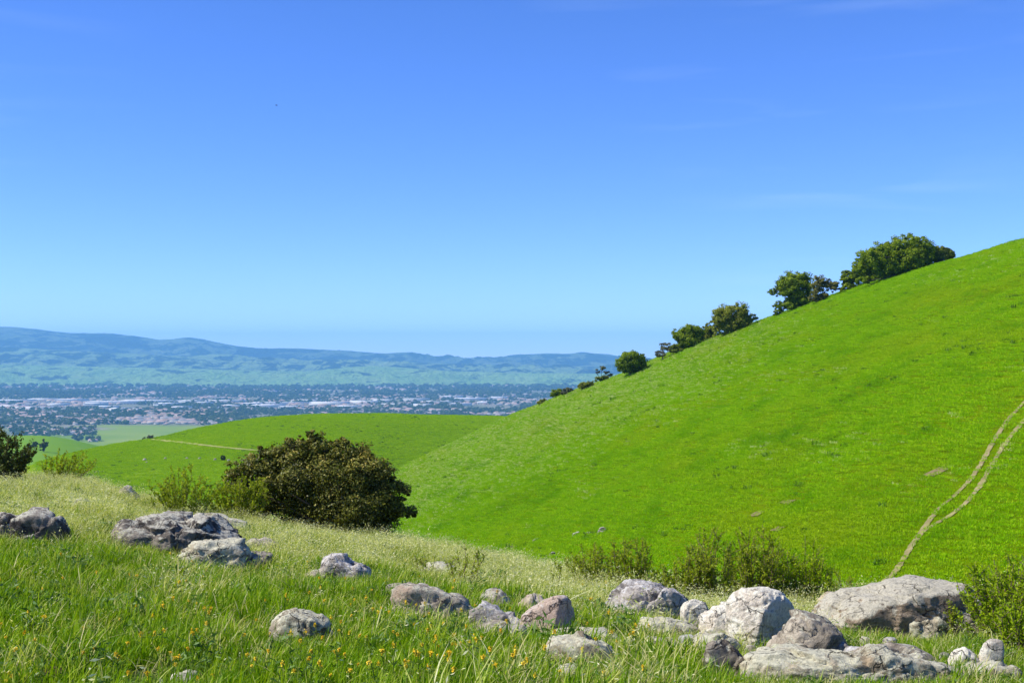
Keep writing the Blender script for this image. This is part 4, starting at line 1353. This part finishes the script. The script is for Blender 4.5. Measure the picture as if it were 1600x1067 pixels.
grass_layer('grass', 'lush green grass of the foreground slope', 52000, c_lush, lambda X, Y, px: (1 - 0.62 * paleness(X, Y, px)) * (0.45 + 0.55 * sm(-0.35, 0.1, fbm2(X, Y, 0.7, 3, 33.0))), 1, 0.7, 1.25)
grass_layer('pale_grass', 'pale seeding grass along the crest and between rocks', 30000, c_pale, lambda X, Y, px: paleness(X, Y, px) * 0.95, 2, 0.75, 1.25)
grass_layer('tall_grass', 'taller bent grass tufts among the foreground grass', 15000, c_tall, lambda X, Y, px: np.clip(0.10 + 0.5 * sm(0.05, 0.5, fbm2(X, Y, 0.9, 3, 22.0)) + 0.5 * by_rocks(X, Y), 0, 1), 3, 0.6, 1.05)
M['straw'] = leaf_mat('straw_blade', G3((0.30, 0.32, 0.06), (0.56, 0.52, 0.20), (0.78, 0.72, 0.42)), 0.4, 0.5, 0.3, 0.12)
c_straw = proto_collection('straw', [blade_mesh('straw_clump', 'straw', 16, 0.11, 0.09, 0.24, 0.005, rg, 0.85, 0.5) for _ in range(4)])


grass_layer('straw_grass', 'long straw coloured blades around the rocks and through the grass', 22000, c_straw,
            lambda X, Y, px: np.clip(0.12 + 0.7 * by_rocks(X, Y) + 0.5 * sm(0.1, 0.6, fbm2(X, Y, 0.8, 3, 91.0)), 0, 1), 5, 0.65, 1.15, 0.9)
grass_layer('weeds', 'broad leaved weeds mixed into the foreground grass', 9000, c_weed, lambda X, Y, px: 0.15 + 0.6 * sm(0.0, 0.5, fbm2(X, Y, 1.4, 3, 28.0)), 4, 0.7, 1.3)

# right hill tufts
c_hill = proto_collection('hilltuft', [blade_mesh('hill_tuft', 'hillblade', 90, 0.62, 0.04, 0.13, 0.028, rg, 0.5, 0.5) for _ in range(5)])
c_hillw = proto_collection('hillweed', [blade_mesh('hill_weed', 'hillweed', 40, 0.28, 0.10, 0.30, 0.07, rg, 0.6, 0.5) for _ in range(4)])


def hill_scatter(name, label, hill, n, coll, seed, s0, s1, wfun=None, ylo=45, yhi=300, avoid=(), clear=0.10):
    r = np.random.default_rng(7000 + seed)
    n = int(n * 1.15) if hill is hillR else n
    px = r.uniform(hill.pxs[0] + 400, 1900, n) if hill is hillR else r.uniform(60, 900, n)
    Y = np.sqrt(r.uniform(ylo ** 2, yhi ** 2, n))
    k = (px - hill.pxs[0]) / (hill.pxs[1] - hill.pxs[0])
    i = k.astype(int)
    fx = k - i
    yy = hill.Ys
    j = np.clip(np.searchsorted(yy, Y) - 1, 0, len(yy) - 2)
    fy = (Y - yy[j]) / (yy[j + 1] - yy[j])
    Z = (hill.Z[j, i] * (1 - fx) + hill.Z[j, i + 1] * fx) * (1 - fy) + (hill.Z[j + 1, i] * (1 - fx) + hill.Z[j + 1, i + 1] * fx) * fy
    X = (px - PX0) / F * Y
    keep = np.ones(n, bool)
    if wfun is not None:
        keep &= r.uniform(0, 1, n) < wfun(X, Y, px)
    for W in avoid:
        d = np.full(n, 1e9)
        for q in W[::2]:
            d = np.minimum(d, (X - q[0]) ** 2 + (Y - q[1]) ** 2)
        keep &= d > clear
    X, Y, Z = X[keep], Y[keep], Z[keep]
    s = r.uniform(s0, s1, len(X))
    return scatter(name, label, np.stack([X, Y, Z], 1), r.uniform(0, 6.28, len(X)), np.stack([s, s, s * r.uniform(0.7, 1.2, len(X))], 1), coll, r.normal(0, 0.08, (len(X), 2)), r)


hill_scatter('hill_grass', 'short bright grass covering the right hill', hillR, 230000, c_hill, 1, 0.8, 1.5, avoid=(rutL, rutR, *bare), clear=0.13)
hill_scatter('hill_weeds', 'dark green weed tufts dotted over the right hill', hillR, 42000, c_hillw, 2, 0.6, 1.7,
             wfun=lambda X, Y, px: 0.012 + 0.4 * sm(0.36, 0.62, fbm2(X, Y, 6, 3, 51.0) + 0.3 * fbm2(X, Y, 50, 2, 57.0)), avoid=(rutL, rutR))


M['midblade'] = leaf_mat('middle_hill_grass_blade', [(0, (0.17, 0.35, 0.001)), (0.5, (0.29, 0.48, 0.001)), (1, (0.44, 0.58, 0.01))], 0.36, 0.7, 0.5, 0.02)
c_mid = proto_collection('midtuft', [blade_mesh('middle_hill_tuft', 'midblade', 90, 0.62, 0.04, 0.12, 0.028, rg, 0.5, 0.5) for _ in range(5)])
hill_scatter('middle_hill_grass', 'short bright grass covering the middle hill', hillM, 90000, c_mid, 4, 1.6, 3.0, ylo=230, yhi=640, avoid=(trackM,), clear=2.2)
hill_scatter('middle_hill_weeds', 'darker weed tufts dotted over the middle hill', hillM, 9000, c_hillw, 5, 1.2, 2.6,
             wfun=lambda X, Y, px: 0.02 + 0.5 * sm(0.3, 0.6, fbm2(X, Y, 30, 3, 81.0)), ylo=230, yhi=600)
c_hillp = proto_collection('hillpale', [blade_mesh('pale_hill_tuft', 'hillpale', 50, 0.5, 0.10, 0.24, 0.024, rg, 0.5, 0.5) for _ in range(4)])
hill_scatter('hill_pale_grass', 'paler seeding grass along the hill edge and in faint patches on the right hill', hillR, 120000, c_hillp, 3, 0.7, 1.4,
             wfun=lambda X, Y, px: np.clip(1.0 * sm(140, 215, Y) * sm(1350, 900, px) + 0.12 * sm(0.22, 0.6, fbm2(X, Y * 0.5, 12, 4, 71.0)), 0, 1), avoid=(rutL, rutR))


# ------------------------------------------------------------------ orange flowers
M['petal'] = leaf_mat('orange_petals', G3((0.72, 0.44, 0.01), (0.86, 0.60, 0.03), (0.90, 0.72, 0.10)), 0.25, 0.6, 0.3)
M['stalk'] = leaf_mat('flower_stalk', G3((0.08, 0.14, 0.02), (0.14, 0.22, 0.03), (0.22, 0.28, 0.06)), 0.2, 0.5, 0.2)


def flower_mesh(r):
    h = r.uniform(0.15, 0.24)
    P = limb((0, 0, -0.02), (r.normal() * 0.03, r.normal() * 0.03, h), r, 6, 0.05)
    t = np.linspace(0, 1, 6)[1:, None]
    hook = P[-1] + np.hstack([np.sin(t * 2.6) * 0.016, t * 0.0, (1 - np.cos(t * 2.6)) * -0.006 + np.sin(t * 3.1) * 0.01])
    V, q = tubes([(np.vstack([P, hook]), np.linspace(0.0028, 0.0014, 11))], 4)
    nl = 10
    tt = r.uniform(0.25, 0.95, nl)
    C = np.stack([np.interp(tt, np.linspace(0, 1, 6), P[:, c]) for c in range(3)], 1) + r.normal(size=(nl, 3)) * 0.01
    V2, q2, t2 = leaves(C, np.tile([0, 0, 1.0], (nl, 1)), 0.045, r, 0.22)
    n = 34
    k = r.integers(0, len(hook), n)
    C = hook[k] + r.normal(size=(n, 3)) * 0.0045
    V3, q3, t3 = leaves(C, r.normal(size=(n, 3)), 0.0095, r, 0.9)
    a, b = len(V), len(V) + len(V2)
    allq = np.vstack([q, q2 + a, q3 + b])
    mi = np.r_[np.zeros(len(q) + len(q2)), np.ones(len(q3))]
    return mesh_np('flower', np.vstack([V, V2, V3]), [allq], [M['stalk'], M['petal']], mi, tint=np.r_[np.full(len(V), 0.5), t2, t3])


rf = np.random.default_rng(77)
fms = [flower_mesh(rf) for _ in range(8)]
spots = []
while len(spots) < 215:
    px, row = rf.uniform(-10, 1010), rf.uniform(890, 1110)
    w = 0.28 + 0.72 * math.exp(-((px - 640) / 190) ** 2) * (0.35 + 0.65 * sm(930, 1050, row)) - 0.25 * sm(850, 1000, px) * sm(1000, 900, row)
    if rf.uniform() < w * (0.35 + 0.65 * sm(880, 1020, row)):
        Yq = Y_at(px, row)
        X = (px - PX0) / F * Yq
        if off_rocks(np.array([X]), np.array([Yq]), 1.0)[0]:
            spots.append((X, Yq))
proto = None
for k, (X, Yq) in enumerate(spots):
    if k < len(fms):
        o = link('flower', fms[k])
    else:
        o = src[k % len(fms)].copy()
        COL.objects.link(o)
    if k == 0:
        src = []
    if k < len(fms):
        src.append(o)
    o.location = (X, Yq, float(ground(X, Yq)))
    o.rotation_euler = (rf.normal(0, 0.1), rf.normal(0, 0.1), rf.uniform(0, 6.28))
    s = rf.uniform(0.6, 1.0)
    o.scale = (s, s, s)
    tag(o, 'orange yellow wildflower on a hooked stalk in the foreground grass', 'flower', 'orange wildflowers in the foreground grass')

# ------------------------------------------------------------------ burrow mound at bottom left
b = at(78, 1056, Y_at(78, 1056))
D, Fc = ICO[4]
q = D * np.array([0.085, 0.07, 0.045])
q = q + D * (0.012 * fbm(D * 3, 3))[:, None]
M['earth'] = ground_mat('burrow_earth', [(9.0, 5, [(0.3, (0.07, 0.045, 0.025)), (0.7, (0.17, 0.12, 0.07))])], 0.8, 40, 0.02)
o = link('earth_mound', mesh_np('earth_mound', q, [Fc], M['earth'], smooth=True), None, b)
tag(o, 'small brown earth mound by a burrow in the bottom left grass', 'mound')

# ------------------------------------------------------------------ the far town
M['wall'] = simple('house_wall', (0.52, 0.47, 0.42), 0.9)
M['roof_tan'] = simple('tan_roof', (0.30, 0.21, 0.17), 0.9)
M['roof_grey'] = simple('grey_roof', (0.22, 0.21, 0.22), 0.9)
M['roof_pink'] = simple('pink_roof', (0.42, 0.29, 0.25), 0.9)
M['white'] = simple('white_roofing', (0.62, 0.60, 0.58), 0.7)
M['whitewall'] = simple('pale_wall', (0.62, 0.60, 0.57), 0.8)
M['window'] = simple('dark_glazing', (0.06, 0.07, 0.09), 0.3)
M['towntree'] = leaf_mat('town_tree_leaves', G3((0.035, 0.065, 0.025), (0.08, 0.12, 0.045), (0.17, 0.20, 0.08)), 0.2, 0.6, 0.9)


def box(x0, x1, y0, y1, z0, z1):
    v = np.array([(x, y, z) for z in (z0, z1) for y in (y0, y1) for x in (x0, x1)], float)
    f = np.array([(0, 2, 3, 1), (4, 5, 7, 6), (0, 1, 5, 4), (2, 6, 7, 3), (0, 4, 6, 2), (1, 3, 7, 5)])
    return v, f


def house_mesh(roofm, r, two=False):
    L_, W_, h = r.uniform(12, 19), r.uniform(9, 12), 6.0 if two else 3.4
    V, Fq, T, mi = [], [], [], []
    a, f = box(-L_ / 2, L_ / 2, -W_ / 2, W_ / 2, 0, h)
    V.append(a); Fq.append(f); mi += [0] * 6
    n = 8
    e = 0.6
    rid = h + W_ * 0.27
    g = np.array([(-L_ / 2 - e, -W_ / 2 - e, h), (L_ / 2 + e, -W_ / 2 - e, h), (L_ / 2 + e, W_ / 2 + e, h), (-L_ / 2 - e, W_ / 2 + e, h), (-L_ / 2 + 2, 0, rid), (L_ / 2 - 2, 0, rid)])
    V.append(g)
    Fq.append(np.array([(n, n + 1, n + 5, n + 4), (n + 2, n + 3, n + 4, n + 5)])); mi += [1, 1]
    tri = np.array([(n + 1, n + 2, n + 5), (n + 3, n, n + 4)])
    n += 6
    for x in (-L_ * 0.3, L_ * 0.05, L_ * 0.3):
        a, f = box(x - 0.9, x + 0.9, -W_ / 2 - 0.05, -W_ / 2 + 0.1, 1.0, 2.4)
        V.append(a); Fq.append(f + n); mi += [2] * 6
        n += 8
    mi += [1, 1]
    return mesh_np('house', np.vstack(V), [np.vstack(Fq), tri], [M['wall'], M[roofm], M['window']], mi)


def towntree_mesh(r):
    h = 1.0
    lob = [((r.normal() * 0.18, r.normal() * 0.18, 0.55 + r.normal() * 0.1), (r.uniform(0.28, 0.45),) * 2 + (r.uniform(0.3, 0.45),)) for _ in range(3)]
    V, q, t = crown(lob, 160, 0.26, r, 0.5, aspect=0.8)
    V2, q2 = tubes([(np.array([(0, 0, -0.05), (0, 0, 0.25), (0.02, 0, 0.5)]), np.array([0.04, 0.03, 0.02]))], 4)
    mi = np.r_[np.zeros(len(q)), np.ones(len(q2))]
    return mesh_np('town_tree', np.vstack([V, V2]), [np.vstack([q, q2 + len(V)])], [M['towntree'], M['bark']], mi, tint=np.r_[t, np.full(len(V2), 0.5)])


rt = np.random.default_rng(99)
houses = [house_mesh(k, rt, t) for k, t in (('roof_tan', False), ('roof_grey', False), ('roof_pink', True), ('roof_tan', True), ('roof_grey', True), ('roof_pink', False))]
ttrees = [towntree_mesh(rt) for _ in range(6)]


def town_pts(n, pxa, pxb, ra, rb, thr=None, seed=0.0):
    px = rt.uniform(pxa, pxb, n)
    row = rt.uniform(ra, rb, n)
    Y = Yv(row)
    X = (px - PX0) / F * Y
    if thr is not None:
        k = fbm2(X, Y * 0.6, 420, 3, seed) > thr
        X, Y = X[k], Y[k]
    return np.stack([X, Y, np.full(len(X), VZ)], 1)


WH = [(25, 629, 52), (18, 637, 38), (55, 640, 70), (68, 626, 40), (112, 628, 46), (150, 634, 30), (88, 634, 34), (182, 631, 88), (168, 638, 30), (212, 643, 22), (186, 642, 26), (240, 629.5, 100), (262, 634, 34), (282, 640, 26), (300, 630, 40),
      (318, 633, 22), (352, 630, 60), (362, 637, 24), (338, 640, 22), (395, 634, 26), (440, 632, 90), (420, 637, 46), (455, 640, 36), (480, 628, 46), (515, 633, 60), (545, 638, 34), (570, 631, 46), (600, 628, 34), (622, 634, 52), (660, 636, 28), (690, 630, 60), (650, 627, 40),
      (720, 634, 34), (735, 626, 50), (760, 631, 28), (705, 622, 34), (780, 624, 26)]
for k, (px, row, w) in enumerate(WH):
    Y = Yv(row)
    wd = w / F * Y
    dp = rt.uniform(60, 130)
    hh = rt.uniform(9, 14)
    a, f = box(-wd / 2, wd / 2, -dp / 2, dp / 2, 0, hh)
    a2, f2 = box(-wd / 2 - 0.6, wd / 2 + 0.6, -dp / 2 - 0.6, dp / 2 + 0.6, hh, hh + 1.2)
    V, Fq, mi, n = [a, a2], [f, f2 + 8], [0] * 6 + [1] * 6, 16
    x = -wd / 2 + 8
    while x < wd / 2 - 8:
        a3, f3 = box(x - 2.5, x + 2.5, -dp / 2 - 0.15, -dp / 2 + 0.1, 1.0, 5.0)
        V.append(a3); Fq.append(f3 + n); mi += [2] * 6
        n += 8
        x += 16
    V.append(a2 * np.array([0.08, 0.2, 0]) + np.array([wd * 0.2, 0, 0]) + np.array([(0, 0, hh + 1.2)] * 4 + [(0, 0, hh + 3.5)] * 4))
    Fq.append(f + n); mi += [0] * 6
    o = link('warehouse', mesh_np('warehouse', np.vstack(V), [np.vstack(Fq)], [M['whitewall'], M['white'], M['window']], mi), None, ((px - PX0) / F * Y, Y, VZ))
    o.rotation_euler = (0, 0, rt.normal(0, 0.05))
    tag(o, 'long low pale roofed warehouse among trees in the far town', 'warehouse', 'warehouses of the far town')

# individual houses and trees: the nearest ones
hp = np.vstack([town_pts(90, 20, 148, 671, 681), town_pts(16, -60, 70, 655, 672), town_pts(330, 20, 520, 642, 664, 0.0, 3.0)])
hp = hp[np.argsort(hp[:, 1])][:230]
src = {}
for k, p in enumerate(hp):
    j = k % 6
    if j not in src:
        o = src[j] = link('house', houses[j])
    else:
        o = src[j].copy()
        COL.objects.link(o)
    o.location = p
    o.rotation_euler = (0, 0, rt.choice([0, 1.57, 0.3, -0.4]) + rt.normal(0, 0.1))
    if p[1] < 3950:
        tag(o, 'small house among dark trees in the near settlement by the pale field', 'house', 'houses of the near settlement')
    else:
        tag(o, 'small pale house in the near rows of the far town', 'house', 'houses of the far town')
hp2 = at(145, 690, Yv(690))
o = src[0].copy()
COL.objects.link(o)
o.location = (hp2[0], hp2[1], VZ)
o.rotation_euler = (0, 0, 0.2)
o.scale = (1.6, 1.4, 1.4)
tag(o, 'lone pale farmhouse beside dark trees in the pale field', 'house')

tp = np.vstack([town_pts(150, 15, 150, 669, 682), town_pts(10, 138, 156, 686.5, 690.5), town_pts(6, 112, 128, 686, 689), town_pts(60, -80, 75, 652, 672), town_pts(420, 0, 560, 646, 665, -0.1, 7.0)])
tp = tp[np.argsort(tp[:, 1])][:295]
src = {}
for k, p in enumerate(tp):
    j = k % 6
    if j not in src:
        o = src[j] = link('town_tree', ttrees[j])
    else:
        o = src[j].copy()
        COL.objects.link(o)
    o.location = p
    s = rt.uniform(8, 17)
    o.scale = (s * rt.uniform(0.9, 1.3), s * rt.uniform(0.9, 1.3), s)
    o.rotation_euler = (0, 0, rt.uniform(0, 6.28))
    if p[1] < 3500:
        tag(o, 'dark tree near the lone farmhouse in the pale field', 'tree', 'trees round the lone farmhouse')
    elif p[1] < 4000:
        tag(o, 'dark tree among the houses of the near settlement', 'tree', 'trees of the near settlement')
    else:
        tag(o, 'tree between houses at the near edge of the far town', 'tree', 'trees of the far town edge')

c_h = proto_collection('townhouse', houses)
c_t = proto_collection('towntree', ttrees)
P = np.vstack([town_pts(3200, -250, 1150, 640, 663, -0.2, 3.0), town_pts(2600, -250, 1150, 618, 642, -0.05, 5.0), town_pts(2600, -250, 1150, 603, 620, -0.1, 6.0)])
s = rt.uniform(0.9, 1.6, len(P))
scatter('town_houses', 'countless small houses of the far town', P, rt.uniform(0, 6.28, len(P)), np.stack([s * 1.2, s * 1.2, s], 1), c_h)
P = np.vstack([town_pts(5200, -250, 1150, 640, 664, -0.35, 7.0), town_pts(4200, -250, 1150, 619, 642, -0.1, 8.0), town_pts(6500, -250, 1150, 603, 622, -0.2, 9.0)])
s = rt.uniform(9, 19, len(P)) * (1 + 0.5 * (P[:, 1] > 7200))
scatter('town_trees', 'mass of trees filling the far town', P, rt.uniform(0, 6.28, len(P)), np.stack([s * 1.3, s * 1.3, s], 1), c_t)

# ------------------------------------------------------------------ bird
M['feather'] = simple('dark_feathers', (0.06, 0.06, 0.065), 0.7)
bv = at(432, 165, 260)
D, Fc = ICO[2]
body = D * np.array([0.26, 0.07, 0.07])
w = []
for sg in (-1, 1):
    w += [(-0.08, 0, 0.03), (0.10, 0, 0.03), (0.06, sg * 0.3, 0.14), (-0.08, sg * 0.3, 0.13), (-0.04, sg * 0.58, 0.07), (-0.10, sg * 0.56, 0.07)]
w = np.array(w)
wf = np.array([(0, 1, 2, 3), (3, 2, 4, 5), (6, 7, 8, 9), (9, 8, 10, 11)])
w2 = np.vstack([w, w + [0, 0, -0.012]])
wf2 = np.vstack([wf, wf[:, ::-1] + 12])
o = link('bird', mesh_np('bird', body, [Fc], M['feather'], smooth=True), None, bv)
o.rotation_euler = (0.2, 0.1, 0.5)
tag(o, 'tiny dark bird flying high in the blue sky', 'bird')
link('wings', mesh_np('wings', w2, [wf2], M['feather']), o)
